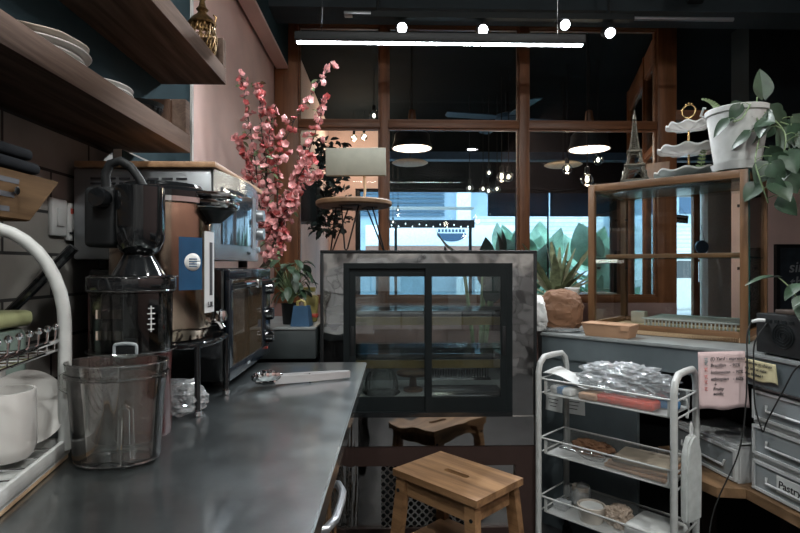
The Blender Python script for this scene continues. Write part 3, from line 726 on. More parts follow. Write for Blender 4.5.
def mug(loc, r, h_, lab, rz, mat):
    t = thing('mug', lab, 'mug', loc, rz)
    b = B(); lathe(b, [(0, 0), (r*.82, 0), (r*.93, .006), (r, .02), (r, h_-.012), (r*.97, h_), (r*.90, h_), (r*.90, h_-.01), (r*.88, .015), (0, .012)], n=40); obj('cup', b, mat, t)
    b = B(); tube(b, [(r*.95, 0, h_*.78), (r+.02, 0, h_*.80), (r+.032, 0, h_*.6), (r+.03, 0, h_*.4), (r+.016, 0, h_*.24), (r*.95, 0, h_*.24)], .006, 8); obj('handle', b, mat, t)
mug((-.596, .845, TOP+.032), .045, .105, 'squat white mug at the front of the dish rack tray', R(200), M['ceramic'])
mug((-.672, .90, TOP+.032), .035, .148, 'taller white mug behind the squat one in the dish rack', R(160), M['ceramic'])
ct = thing('food_tub', 'tall grey green tub with pale lime lid behind the dish rack', 'tub', (-.728, 1.0, TOP+.0005))
b = B(); box(b, (0, 0, .108), (.082, .10, .216), None, .02, 3); obj('tub', b, M['tealplastic'], ct)
b = B(); box(b, (0, 0, .231), (.092, .11, .03), None, .011, 3); obj('lid', b, M['lime'], ct)
t = thing('dinner_plate', 'small white plate standing on edge behind the squat mug', 'plate', (-.600, .915, TOP+.095), R(12))
b = B(); lathe(b, [(0, 0), (.038, 0), (.06, .012), (.062, .014), (.038, .006), (0, .005)], n=40); o = obj('disc', b, M['ceramic'], t); o.rotation_euler = (R(86), 0, 0)
pn = thing('ladle', 'black long-handled ladle leaning behind the dish rack', 'ladle', (-.70, 1.03, TOP))
b = B(); tube(b, [(-.12, .04, .16), (-.02, .07, .28), (.055, .09, .37)], [.008, .010, .011], 10); obj('handle', b, M['blackgloss'], pn)
b = B(); lathe(b, [(0, 0), (.03, .008), (.045, .03), (.048, .045), (.045, .045), (.04, .03), (0, .01)], (-.115, .03, .115), 24); obj('bowl', b, M['blackgloss'], pn)
b = B(); cyl(b, (-.115, .03, .0), (-.115, .03, .118), .03); obj('stand', b, M['black'], pn)

# ================================================================ SLOW JUICER AND JUG
jc = thing('slow_juicer', 'glossy black and dark red slow juicer with loop handle', 'juicer', (-.500, 1.065, TOP), 0)
jc.scale = (.90, .90, .985)
b = B(); lathe(b, [(0, 0), (.078, 0), (.08, .015), (.078, .12), (.081, .164), (0, .164)], n=40); obj('motor_base', b, M['maroon'], jc)
b = B(); box(b, (-.086, .03, .145), (.02, .07, .285), None, .008, 3); obj('rear_column', b, M['maroon'], jc)
b = B(); lathe(b, [(.078, .164), (.081, .172), (.082, .283), (.087, .285), (.087, .315), (.082, .318), (.079, .315), (.079, .172), (.075, .164)], n=44); obj('chamber', b, M['darksmoke'], jc)
b = B(); lathe(b, [(0, .166), (.06, .168), (.062, .19), (.058, .22), (.062, .235), (.058, .265), (.05, .285), (0, .29)], n=32); au = obj('strainer', b, M['charcoal'], jc)
for z_ in (.205, .245):
    b = B(); box(b, (-.014, -.071, z_), (.052, .004, .017)); obj('window_strip', b, M['napkin'], au)
b = B(); lathe(b, [(.088, .290), (.0895, .293), (.0895, .311), (.088, .314)], n=44); lr_ = obj('lid_ring', b, M['blackgloss'], jc)
for z_ in (.289, .3145, .170):
    b = B(); tube(b, [(.0895*math.cos(a_), .0895*math.sin(a_), z_) for a_ in [2*PI*i/48 for i in range(48)]], .0009, 6, closed=True); obj('clear_rim', b, M['rimglass'], lr_)
b = B(); lathe(b, [(.08, .314), (.079, .317), (.054, .318), (.052, .322), (.019, .376), (0, .378)], c=(.014, 0, 0), n=36); obj('lid_cone', b, M['blackgloss'], jc)
b = B()
lathe(b, [(0, .352), (.022, .354), (.040, .366), (.050, .388), (.0515, .41), (.0515, .492), (.049, .494), (.045, .492), (.045, .41), (0, .39)], (.016, 0, 0), 40); obj('hopper', b, M['blackgloss'], jc)
b = B(); box(b, (-.056, .01, .432), (.066, .085, .118), None, .010, 3); obj('hopper_guard', b, M['black'], jc)
b = B(); tube(b, [(-.050, 0, .455), (-.056, 0, .49), (-.058, 0, .520), (-.048, 0, .540), (-.026, 0, .546), (-.004, 0, .535), (.014, 0, .512), (.030, 0, .484)], [.009, .010, .0095, .009, .009, .009, .009, .010], 12); obj('handle', b, M['black'], jc)
b = B(); lathe(b, [(0, -.018), (.017, -.017), (.020, -.01), (.020, .01), (.017, .017), (0, .018)], (0, 0, 0), 20)
o = obj('hinge_knob', b, M['blackgloss'], jc); o.rotation_euler = (PI/2, 0, 0); o.location = (-.045, -.046, .467)
b = B()
pts = [(.028+.028*max(-.8, min(.8, math.cos(a_)*1.25)), -.089, .180+.0125*math.sin(a_)) for a_ in [2*PI*i/20 for i in range(20)]]
tube(b, pts, .0032, 8, closed=True); obj('spout_ring', b, M['milky'], jc)
obj('spout', box(B(), (.028, -.083, .180), (.044, .010, .016), None, .004), M['black'], jc)
b = B()
for k, s_ in enumerate((.02, .026, .02, .026, .02)): box(b, (.0645, -.0545, .215+k*.010), (s_*.6, .002, .002), (0, 0, R(48)))
box(b, (.0645, -.0545, .235), (.002, .002, .05)); obj('scale_marks', b, M['plastic'], jc)
jg = thing('juice_jug', 'clear smoky plastic jug standing before the juicer', 'jug', (-.457, .92, TOP))
jg.scale = (.90, .92, 1.02)
def lob(a_, r_, z_): return 1+.05*math.cos(2*a_)-.035*math.exp(-((a_-4.95)**2)*40)
b = B(); lathe(b, [(0, .002), (.066, .002), (.074, .010), (.080, .10), (.085, .150), (.0875, .166), (.084, .167), (.078, .10), (.071, .014), (0, .008)], n=60, sx=1, sy=.82, f=lob); obj('body', b, M['smoke'], jg)
b = B(); lathe(b, [(.0815, .140), (.0885, .142), (.0885, .149), (.0815, .149)], n=60, sx=1, sy=.82, f=lob); obj('rim_band', b, M['smoke'], jg)
b = B(); tube(b, [(.035, -.064, .012), (.038, -.066, .07), (.040, -.068, .10), (.048, -.067, .106), (.056, -.063, .10), (.056, -.058, .02)], .004, 8); obj('rib', b, M['smoke'], jg)
for z_, r_ in ((.166, .0865), (.145, .087), (.006, .071)):
    b = B(); tube(b, [(r_*lob(a_, 0, 0)*math.cos(a_), .82*r_*lob(a_, 0, 0)*math.sin(a_), z_) for a_ in [2*PI*i/64 for i in range(64)]], .0016, 6, closed=True); obj('clear_rim', b, M['rimglass'], jg)
b = B(); tube(b, [(-.080, -.02, .150), (-.090, -.025, .146), (-.090, -.025, .125), (-.079, -.02, .118)], .004, 8); obj('grip', b, M['smoke'], jg)

# ================================================================ TEA URN ON ITS STAND
st = thing('urn_stand', 'black slatted drip stand on thin legs under the bronze urn', 'stand', (-.52, 1.27, TOP))
b = B(); tube(b, [(-.10, -.10, .155), (.04, -.10, .155), (.09, -.09, .155), (.115, -.05, .155), (.122, .02, .155), (.115, .09, .155), (.09, .14, .155), (-.10, .15, .155)], .007, 10, closed=True); obj('rim', b, M['blackgloss'], st)
b = B()
for i in range(10): tube(b, [(-.10, -.085+i*.024, .157), (.10-.04*abs((i-4.5)/4.5)**2, -.085+i*.024, .157)], .0035, 6)
obj('drip_grid', b, M['blackgloss'], st)
for x_, y_ in ((-.09, -.095), (.105, -.085), (.108, .115), (-.09, .14)):
    l = obj('leg', cyl(B(), (x_, y_, .012), (x_, y_, .155), .0065, None, 12), M['blackgloss'], st)
    obj('foot', lathe(B(), [(0, 0), (.009, .002), (.009, .012), (.006, .016)], (x_, y_, 0), 14), M['chrome'], l)
ur = thing('tea_urn', 'bronze cylindrical drinks urn with chrome spout head', 'urn', (-.53, 1.285, TOP+.162))
b = B(); lathe(b, [(0, 0), (.098, 0), (.104, .012), (.108, .02), (.115, .03), (.115, .315), (.112, .325), (.0, .325)], n=56); obj('body', b, M['copper'], ur)
b = B(); lathe(b, [(.114, .318), (.118, .322), (.119, .338), (.113, .345), (.09, .352), (.085, .36), (.04, .366), (0, .367)], n=56); obj('lid', b, M['blackgloss'], ur)
b = B(); lathe(b, [(.1155, .310), (.122, .313), (.122, .324), (.1155, .326)], n=56); obj('lid_ring', b, M['chrome'], ur)
b = B(); box(b, (.125, -.01, .315), (.095, .10, .026), None, .012, 3); sp_ = obj('spout_head', b, M['mirror'], ur)
b = B(); box(b, (.125, -.01, .334), (.10, .105, .012), None, .003); obj('spout_band', b, M['chrome'], sp_)
b = B(); lathe(b, [(.012, 0), (.045, .028), (.046, .034), (0, .034)], (.125, -.01, .27), 28); obj('spout_cup', b, M['charcoal'], sp_)
# curved stickers follow the drum
def sticker(a0, a1, z0, z1, r=.1158): 
    return sheet(B(), lambda u, v: (r*math.cos(a0+(a1-a0)*u), r*math.sin(a0+(a1-a0)*u), z0+(z1-z0)*v), 10, 1, .0008)
a0 = R(-78)
lbl = obj('blue_label', sticker(R(-52), R(-23), .115, .234), M['bluelabel'], ur)
b = B()
sheet(b, lambda u, v: ((.1166)*math.cos(R(-36)+.18*v*math.cos(6.283*u)), .1166*math.sin(R(-36)+.18*v*math.cos(6.283*u)), .178+.020*v*math.sin(6.283*u)), 20, 2); obj('round_emblem', b, M['paper'], lbl, solid=.0004)
b = B()
for k in range(4): sheet(b, lambda u, v: ((.1172)*math.cos(R(-41+10*u)), .1172*math.sin(R(-41+10*u)), .167+k*.0055+.0028*v), 4, 1)
obj('emblem_print', b, M['bluelabel'], lbl, solid=.0003)
g_ = obj('gauge_panel', sticker(R(-19), R(6), .06, .25, .1162), M['plastic'], ur)
obj('gauge_slot', sticker(R(-9), R(-2), .10, .225, .1172), M['ink'], g_)
words('capacity_text', '5.0L', .018, M['ink'], g_, Matrix.Rotation(R(84), 4, 'Z') @ Matrix.Translation((-.019, -.1174, .073)) @ FACE_Y)
b = B(); tube(b, [(.10, 0, .035), (.13, 0, .035), (.14, 0, .02)], .009, 10); tp = obj('tap', b, M['chrome'], ur)
b = B(); lathe(b, [(0, 0), (.012, .002), (.015, .014), (.011, .026), (0, .03)], (.137, 0, .036), 16); obj('tap_knob', b, M['chrome'], tp)

from mathutils import noise
def creased(t, seed, rough, fr, rx, ry, rz_):
    o = Vector((seed*3.1, seed*1.7, seed*.9))
    for v in t.verts:
        n = v.co.normalized(); s = 0; am = 1; f = fr
        for _ in range(3):
            s += am*(1-2*abs(noise.noise(n*f+o))); am *= .55; f *= 2.1
        q = n*(1-rough+rough*(s*.75+.1))
        q = Vector((math.copysign(abs(q.x)**.8, q.x), math.copysign(abs(q.y)**.8, q.y), math.copysign(abs(q.z)**.85, q.z)))
        v.co = Vector((q.x*rx, q.y*ry, max(q.z, -.75)*rz_))
    mz = min(v.co.z for v in t.verts)
    for v in t.verts: v.co.z -= mz
def crumpled(name, label, cat, loc, rx, ry, rz_, seed, mat, rough=.35, sub=5, rot=0, fr=1.6):
    t = bmesh.new(); bmesh.ops.create_icosphere(t, subdivisions=sub, radius=1)
    creased(t, seed, rough, fr, rx, ry, rz_)
    o = obj(name, t, mat, None, 18); o.location = loc; o.rotation_euler = (0, 0, rot)
    return tag(o, label, cat)
crumpled('plastic_wrap', 'crumpled clear plastic wrap under the urn stand', 'plastic wrap', (-.468, 1.215, TOP+.001), .06, .05, .042, 3, M['bag'], .4)

# ================================================================ TOASTER OVEN + MICROWAVE
to = thing('toaster_oven', 'black toaster oven with blue sheen and three knobs', 'toaster oven', (-.80, 1.45, TOP))
for x_ in (.04, .33):
    for y_ in (.05, .45): obj('foot', cyl(B(), (x_, y_, 0), (x_, y_, .015), .014), M['rubber'], to)
obj('body', bx(B(), 0, .365, 0, .50, .015, .325, .012), M['blackgloss'], to)
fr_ = B(); 
bx(fr_, .365, .380, .0, .50, .02, .055, .003); bx(fr_, .365, .380, 0, .50, .295, .322, .003); bx(fr_, .365, .380, 0, .03, .055, .295, .003); bx(fr_, .365, .380, .385, .50, .055, .295, .003)
obj('front_frame', fr_, plain('blue_black_enamel', (.008, .012, .018), .22, coat=.5), to)
dd = obj('door_glass', bx(B(), .366, .376, .03, .385, .055, .295), glass('oven_glass', (.30, .27, .22), .09, .03, .22, (.20, .14, .085)), to)
b = B(); tube(b, [(.38, .04, .275), (.405, .04, .278), (.405, .37, .278), (.38, .37, .275)], .010, 10); hh = obj('door_handle', b, M['blackgloss'], to)
obj('handle_clip', bx(B(), .395, .417, .17, .21, .266, .290, .002), M['chrome'], hh)
b = B()
for z_ in (.13, .20):
    for i in range(6): tube(b, [(.355, .05+.06*i, z_), (.3645, .05+.06*i, z_)], .002, 5)
    tube(b, [(.366, .04, z_), (.366, .375, z_)], .0025, 6)
obj('oven_rack', b, M['chrome'], to)
for z_ in (.255, .165, .085):
    b = B(); cyl(b, (.38, .443, z_), (.402, .443, z_), .024, .021, 24); kn = obj('knob', b, M['blackgloss'], to)
    b = B(); box(b, (.404, .443, z_), (.004, .004, .03)); obj('pointer', b, M['chrome'], kn)
words('brand_mark', 'sona', .016, M['chalk'], to, Matrix.Translation((.3805, .18, .033)) @ Matrix.Rotation(PI/2, 4, 'Z') @ FACE_Y)
obj('red_light', box(B(), (.381, .443, .045), (.003, .008, .008)), M['redplastic'], to)

mw = thing('microwave', 'silver microwave oven stacked on the black toaster oven', 'microwave', (-.82, 1.42, 1.226))
for x_ in (.05, .33):
    for y_ in (.06, .42): obj('foot', cyl(B(), (x_, y_, 0), (x_, y_, .022), .015), M['rubber'], mw)
obj('body', bx(B(), 0, .36, 0, .49, .022, .262, .006), M['silver'], mw)
b = B()
def bow(v): return .365+.028*math.sin(PI*v)
prism(b, [(.36, 0)]+[(bow(i/12), .49*i/12) for i in range(13)]+[(.36, .49)], .022, .262, None)
obj('front_shell', b, plain('silver_front', (.46, .49, .52), .24, .9), mw)
def bowsheet(v0, v1, z0, z1, off): return sheet(B(), lambda u, v: (bow(v0+(v1-v0)*u)+off, .49*(v0+(v1-v0)*u), z0+(z1-z0)*v), 12, 1, .002)
obj('door_glass', bowsheet(.09, .60, .066, .222, .003), plain('mirror_door_glass', (.10, .13, .16), .04, .6, coat=1, var=.02), mw)
obj('door_frame', bowsheet(.60, .75, .060, .228, .002), plain('dark_door_edge', (.14, .14, .145), .35), mw)
for z_ in (.115, .178):
    b = B(); cyl(b, (.372, .43, z_), (.400, .43, z_), .021, .019, 24); obj('knob', b, M['silver'], mw)
obj('door_button', box(B(), (.376, .43, .062), (.008, .06, .02), None, .002), M['silver'], mw)
obj('brand_mark', box(B(), (.3935, .25, .045), (.002, .03, .007)), M['charcoal'], mw)
for i in range(7): obj('vent_slot', box(B(), (.06+.037*i, -.0012, .235), (.028, .003, .005)), M['ink'], mw)
for i in range(7): obj('vent_slot', box(B(), (.06+.037*i, -.0012, .222), (.028, .003, .005)), M['ink'], mw)
bdw = obj('bamboo_board', bx(B(), -.81, -.445, 1.405, 1.93, 1.489, 1.505, .003), M['bamboolight']); tag(bdw, 'thin bamboo board lying on top of the microwave', 'board')
pk = thing('paper_pad', 'white printed paper pad lying on the bamboo board', 'paper', (-.66, 1.72, 1.505), R(8))
obj('pages', bx(B(), -.05, .05, -.10, .10, 0, .03), M['paper'], pk); obj('cover', bx(B(), -.05, .05, -.10, .10, .0305, .034), M['grey'], pk)
bk = thing('book', 'dark teal hardback standing on the bamboo board by the wall', 'book', (-.775, 1.66, 1.505), R(3))
obj('cover', bx(B(), -.014, .014, -.11, .11, 0, .06), M['teal'], bk); obj('pages', bx(B(), -.011, .011, -.112, .105, .002, .061), M['paper'], bk)

# ================================================================ TONGS
tg = thing('kitchen_tongs', 'steel serving tongs with scalloped ends on the worktop', 'tongs', (-.235, 1.515, TOP+.001), R(24))
for s in (-1, 1):
    b = B(); ns = 14
    rs = []
    for i in range(ns+1):
        u = i/ns; x_ = .14-.22*u; y_ = s*(.004+.012*math.sin(PI*u*.8)); wd = .0095+.003*u
        rs.append([(x_, y_-.002, .004+.002*u), (x_, y_+.002, .004+.002*u), (x_, y_+.002, .004+2*wd), (x_, y_-.002, .004+2*wd)])
    rings(b, rs); obj('arm', b, M['tongsteel'], tg)
    b = B(); lathe(b, [(.001, 0), (.016, .003), (.022, .008), (.0235, .014), (.0215, .0145), (.015, .006), (0.001, .003)], n=48, f=lambda a_, r_, z_: 1+.10*abs(math.sin(a_*6)))
    o = obj('scalloped_head', b, M['chrome'], tg); o.location = (-.100, s*.012, .012); o.rotation_euler = (s*R(35), 0, 0); o.scale = (1.7, 1.0, 1.25)
b = B(); tube(b, [(.02+.003*math.cos(a_), .016*math.cos(a_), .012+.012*math.sin(a_)) for a_ in [2*PI*i/20 for i in range(20)]], .002, 6, closed=True); obj('lock_ring', b, M['charcoal'], tg)

# ================================================================ BLOSSOM, PLANT, ODDMENTS ON THE LEDGE
vs = thing('blossom_vase', 'tall grey vase of pink artificial blossom branches behind the ovens', 'flower vase', (-.62, 2.50, 0.981))
obj('vase', lathe(B(), [(0, 0), (.045, 0), (.055, .06), (.045, .16), (.03, .20), (.036, .22), (.03, .22), (.022, .19), (0, .18)]), M['charcoal'], vs)
O_ = Vector((-.62, 2.50, 0.981))
paths = [[(268, 250), (262, 205), (252, 140), (242, 78)], [(272, 250), (268, 190), (262, 130), (258, 85)], [(274, 252), (278, 190), (285, 140), (330, 66)], [(276, 252), (290, 200), (310, 150), (326, 100)],
         [(276, 252), (282, 215), (297, 180), (312, 158)], [(276, 250), (284, 205), (300, 190), (322, 172)], [(270, 250), (258, 200), (247, 165), (240, 140)], [(272, 255), (276, 225), (288, 206), (292, 195)], [(274, 252), (266, 180), (268, 150), (273, 112)]]
rnd = random.Random(11)
sb_, pb, pd, lb_ = B(), B(), B(), B()
def flower(bm, p, r, rnd):
    m0 = Matrix.Translation(p) @ Euler((rnd.uniform(-1.4, 1.4), rnd.uniform(-1.4, 1.4), rnd.uniform(0, 6.3))).to_matrix().to_4x4()
    for k in range(5):
        leaf_shape(bm, m0 @ Matrix.Rotation(2*PI*k/5, 4, 'Z') @ Matrix.Rotation(R(22), 4, 'X'), r, r*1.0, -.25, .25, False, 3)
for pi_, pth in enumerate(paths):
    Yb = 2.50+rnd.uniform(-.12, .08)
    pts = [Vector((rnd.uniform(-.01, .01), rnd.uniform(-.01, .01), .19))]
    for k, (px, py) in enumerate(pth): pts.append(at(px, py, 2.50+(Yb-2.50)*(k+1)/4)-O_)
    fine = []
    for i in range(len(pts)-1):
        for j in range(8):
            t_ = j/8; q0, q1, q2, q3 = pts[max(i-1, 0)], pts[i], pts[i+1], pts[min(i+2, len(pts)-1)]
            fine.append(.5*((2*q1)+(q2-q0)*t_+(2*q0-5*q1+4*q2-q3)*t_**2+(3*q1-q0-3*q2+q3)*t_**3)+Vector((rnd.uniform(-.004, .004), rnd.uniform(-.004, .004), 0)))
    fine.append(pts[-1])
    tube(sb_, fine, [.0055*(1-.7*i/len(fine)) for i in range(len(fine))], 6)
    L0 = len(fine)
    for i in range(7, L0):
        nfl = 3 if i > L0-14 or pi_ > 3 else 2
        for _ in range(nfl):
            d = Vector((rnd.gauss(0, 1), rnd.gauss(0, 1), rnd.gauss(.2, .8))).normalized(); ln_ = rnd.uniform(.012, .05)*(1.0 if i < L0-6 else .5)
            p = fine[i]+d*ln_
            tube(sb_, [fine[i], p], .0015, 4)
            if rnd.random() < .82: flower(pb if rnd.random() < .72 else pd, p, rnd.uniform(.017, .028), rnd)
            else:
                m4 = Matrix.Translation(p) @ Euler((rnd.uniform(-1, 1), rnd.uniform(-1, 1), rnd.uniform(0, 6.3))).to_matrix().to_4x4(); leaf_shape(lb_, m4, .035, .017, .3, .2, False, 4)
obj('branch', sb_, M['stem'], vs); obj('blossom', pb, M['petal'], vs); obj('blossom', pd, M['petaldeep'], vs, 35)['label'] = 'deeper pink blossoms'; obj('foliage', lb_, M['leafpale'], vs)

pt = thing('potted_plant', 'green leafy plant in a black pot on the grey ledge', 'plant', (at(290, 300, 2.33).x, 2.33, 0.981))
obj('pot', lathe(B(), [(0, 0), (.030, 0), (.036, .085), (.04, .09), (.036, .09), (.033, .08), (0, .078)], n=28), M['black'], pt)
fb, s2 = B(), B(); rnd = random.Random(5)
for i in range(46):
    a_ = rnd.uniform(0, 6.28); h_ = rnd.uniform(.06, .20); o_ = rnd.uniform(.02, .095)
    p = Vector((o_*math.cos(a_), o_*math.sin(a_), .08+h_)); tube(s2, [(0, 0, .075), (p.x*.3, p.y*.3, .08+h_*.6), p], [.003, .0025, .0015], 5)
    m4 = Matrix.Translation(p) @ Matrix.Rotation(a_-PI/2, 4, 'Z') @ Matrix.Rotation(rnd.uniform(-.9, .3), 4, 'X'); leaf_shape(fb, m4, rnd.uniform(.045, .075), .034, .35, .25, False, 6)
obj('foliage', fb, M['leaf'], pt); obj('stem', s2, M['leafpale'], pt)
bb_ = thing('blue_carton', 'small blue carton with yellow tab on the grey ledge', 'carton', (at(302, 318, 2.25).x, 2.25, 0.981), R(-8))
b = B(); rings(b, [[(-.04, -.03, 0), (.04, -.03, 0), (.04, .03, 0), (-.04, .03, 0)], [(-.03, -.022, .085), (.03, -.022, .085), (.03, .022, .085), (-.03, .022, .085)]]); obj('box', b, M['bluegrey'], bb_)
b = B(); tube(b, [(-.016, -.01, .085), (-.016, -.01, .10), (0, -.01, .108), (.016, -.01, .10), (.016, -.01, .085)], .006, 6); obj('tab', b, M['yellow'], bb_)
yt = thing('yellow_packet', 'yellow and red food packet behind the blue carton', 'packet', (at(314, 300, 2.42).x, 2.42, 0.981))
obj('pouch', box(B(), (-.012, 0, .06), (.06, .035, .12), (0, R(4), 0), .012, 3), M['yellow'], yt); obj('red_band', box(B(), (-.012, 0, .03), (.062, .037, .02), (0, R(4), 0), .004), M['redplastic'], yt)
jr = thing('jar', 'cream lidded jar beside the yellow packet on the ledge', 'jar', (at(309, 290, 2.55).x, 2.55, 0.981))
obj('body', lathe(B(), [(0, 0), (.035, 0), (.04, .02), (.04, .11), (.03, .13), (0, .13)]), M['creamceramic'], jr); obj('lid', lathe(B(), [(0, .131), (.032, .131), (.032, .15), (0, .152)]), M['yellow'], jr)
# ================================================================ CAKE DISPLAY FRIDGE
def dots(name, c, hole, scale, thr, clear=False, rot=0, rough=.25, metal=1):
    """sheet metal / mesh with a regular grid of round holes"""
    m, nt, N, L, P = _new(name)
    tc = N.new('ShaderNodeTexCoord'); mp = N.new('ShaderNodeMapping'); mp.inputs['Rotation'].default_value = rot if rot else (0, 0, 0)
    L.new(tc.outputs['Object'], mp.inputs[0])
    def axis(k, off):
        sp = N.new('ShaderNodeSeparateXYZ'); L.new(mp.outputs[0], sp.inputs[0])
        a_ = N.new('ShaderNodeMath'); a_.operation = 'MULTIPLY'; a_.inputs[1].default_value = scale; L.new(sp.outputs[k], a_.inputs[0])
        f = N.new('ShaderNodeMath'); f.operation = 'SINE'; L.new(a_.outputs[0], f.inputs[0])
        ab = N.new('ShaderNodeMath'); ab.operation = 'ABSOLUTE'; L.new(f.outputs[0], ab.inputs[0]); return ab.outputs[0]
    mu = N.new('ShaderNodeMath'); mu.operation = 'MULTIPLY'; L.new(axis(0, 0), mu.inputs[0]); L.new(axis(2, 0), mu.inputs[1])
    gt = N.new('ShaderNodeMath'); gt.operation = 'GREATER_THAN'; gt.inputs[1].default_value = thr; L.new(mu.outputs[0], gt.inputs[0])
    P.inputs['Base Color'].default_value = (*c, 1); P.inputs['Metallic'].default_value = metal; P.inputs['Roughness'].default_value = rough
    mx = N.new('ShaderNodeMixShader'); out = N['Material Output']
    if clear: h = N.new('ShaderNodeBsdfTransparent')
    else: h = N.new('ShaderNodeBsdfDiffuse'); h.inputs[0].default_value = (*hole, 1)
    L.new(gt.outputs[0], mx.inputs[0]); L.new(P.outputs[0], mx.inputs[1]); L.new(h.outputs[0], mx.inputs[2]); L.new(mx.outputs[0], out.inputs[0])
    return m
W_, D_ = .911, .50
fg = thing('display_fridge', 'chrome and black cake display fridge with two sliding glass doors', 'display fridge', (-.275, 2.23, 0))
b = B()
for x0 in (0, W_-.014):
    for y0 in (0, D_-.02): bx(b, x0, x0+.014, y0, y0+.02, .478, 1.285, .002)
bx(b, 0, W_, -.002, D_, 1.284, 1.298, .003)
obj('outer_frame', b, M['black'], fg)
b = B(); bx(b, .014, W_-.014, .004, .014, 1.242, 1.284); bx(b, .014, .102, .004, .014, .60, 1.242); bx(b, .80, W_-.014, .004, .014, .60, 1.242)
obj('surround', b, M['mirror'], fg)
b = B(); frame(b, .098, .804, .602, 1.244, .024, -.012, .014, .022); obj('door_frame', b, M['charcoal'], fg)
b = B(); bx(b, .106, .80, -.016, .01, .604, .622); obj('door_track', b, M['blackgloss'], fg)
for x0, x1, y0, lab in ((.122, .462, .001, 'left'), (.440, .780, -.011, 'right')):
    b = B(); frame(b, x0, x1, .622, 1.222, .026, y0, y0+.010, .034)
    bx(b, x0+.026, x1-.026, y0, y0+.010, .656, .684)
    sd = obj('sliding_door', b, M['charcoal'], fg)
    obj('glass', bx(B(), x0+.026, x1-.026, y0+.003, y0+.007, .684, 1.188), M['dimglass'], sd)
    obj('pull', bx(B(), (x0+.004 if lab == 'left' else x1-.02), (x0+.02 if lab == 'left' else x1-.004), y0-.004, y0, .86, .98, .002), M['black'], sd)
obj('lower_panel', bx(B(), .0, W_-.006, -.004, .012, .480, .600), M['mirror'], fg)
obj('deck', bx(B(), .016, W_-.016, .02, D_-.02, .58, .655), M['plastic'], fg)
obj('rear_skirt', bx(B(), .016, W_-.016, D_-.03, D_-.012, .655, .80), M['steelside'], fg)
for x0 in (.004, W_-.010): obj('side_glass', bx(B(), x0, x0+.006, .02, D_-.02, .60, 1.284), M['clear'], fg)
obj('customer_glass', bx(B(), .014, W_-.014, D_-.012, D_-.006, .60, 1.284), M['clear'], fg)
for z_ in (1.03, .845):
    s_ = obj('glass_shelf', bx(B(), .03, W_-.03, .06, D_-.06, z_, z_+.008), M['shelfglass'], fg)
    obj('brass_band', bx(B(), .03, W_-.03, .06, .075, z_-.052, z_-.018), M['brassband'], s_)  # plain brass band, gives off no light
    obj('edge_rail', bx(B(), .03, W_-.03, .05, .06, z_-.004, z_+.012), M['chrome'], s_)
    obj('rear_rail', bx(B(), .03, W_-.03, D_-.075, D_-.06, z_-.05, z_), M['charcoal'], s_)
    for x_ in (.03, W_-.05): obj('bracket', bx(B(), x_, x_+.02, .06, D_-.06, z_-.018, z_), M['chrome'], s_)
b = B()
for i in range(24): bx(b, .47+i*.0125, .476+i*.0125, .30, .305, .70, .75)
bx(b, .465, .775, .295, .31, .69, .70); bx(b, .465, .775, .295, .31, .75, .757)
obj('air_grille', b, M['chrome'], fg)
obj('tray', bx(B(), .46, .80, .08, .28, .656, .672, .004), M['steelside'], fg)
b = B(); frame(b, 0, W_, .05, .478, .092, .0, .05, .083); bx(b, 0, W_, .05, D_, .05, .478)
obj('base_frame', b, M['brownsteel'], fg)
obj('steel_panel', bx(B(), .092, .26, .02, .049, .133, .395), M['mirror'], fg)
obj('steel_panel', bx(B(), .63, W_-.092, .02, .049, .133, .395), M['mirror'], fg)
obj('perforated_grille', bx(B(), .255, .635, .014, .03, .133, .395), dots('perforated_steel', (.46, .45, .43), (.008, .008, .008), PI/.0165*.7071, .36, False, (0, R(45), 0)), fg)
for x_ in (.05, W_-.05):
    for y_ in (.05, D_-.05): obj('foot', cyl(B(), (x_, y_, 0), (x_, y_, .05), .022), M['black'], fg)
obj('fill_tube', cyl(B(), (.05, .05, 1.262), (W_-.05, .05, 1.262), .010), M['fridge_fill_tube'], fg)  # added out of sight behind the door frame to brighten the interior
# things inside
dm = thing('glass_cake_dome', 'ribbed clear glass dome inside the fridge, lower left', 'cake dome', (-.275+.255, 2.23+.19, .6555))
b = B(); lathe(b, [(.072, 0), (.075, .005), (.074, .05), (.062, .09), (.035, .115), (.010, .12), (.010, .128), (0, .145)], n=72, f=lambda a_, r_, z_: 1+.018*math.cos(a_*24)*(1 if r_ > .03 else 0)); obj('dome', b, M['domeglass'], dm)
obj('base_plate', lathe(B(), [(0, 0), (.08, 0), (.085, .006), (.078, .008), (0, .004)]), M['clear'], dm)
ws = thing('wooden_cake_stand', 'small wooden pedestal stand inside the fridge beside the dome', 'cake stand', (-.275+.40, 2.23+.24, .6555))
obj('column', lathe(B(), [(0, 0), (.045, 0), (.045, .012), (.018, .02), (.015, .06), (.022, .075), (0, .075)]), M['casewood'], ws); obj('top_plate', lathe(B(), [(0, .075), (.075, .075), (.078, .085), (.07, .09), (0, .088)]), M['casewood'], ws)
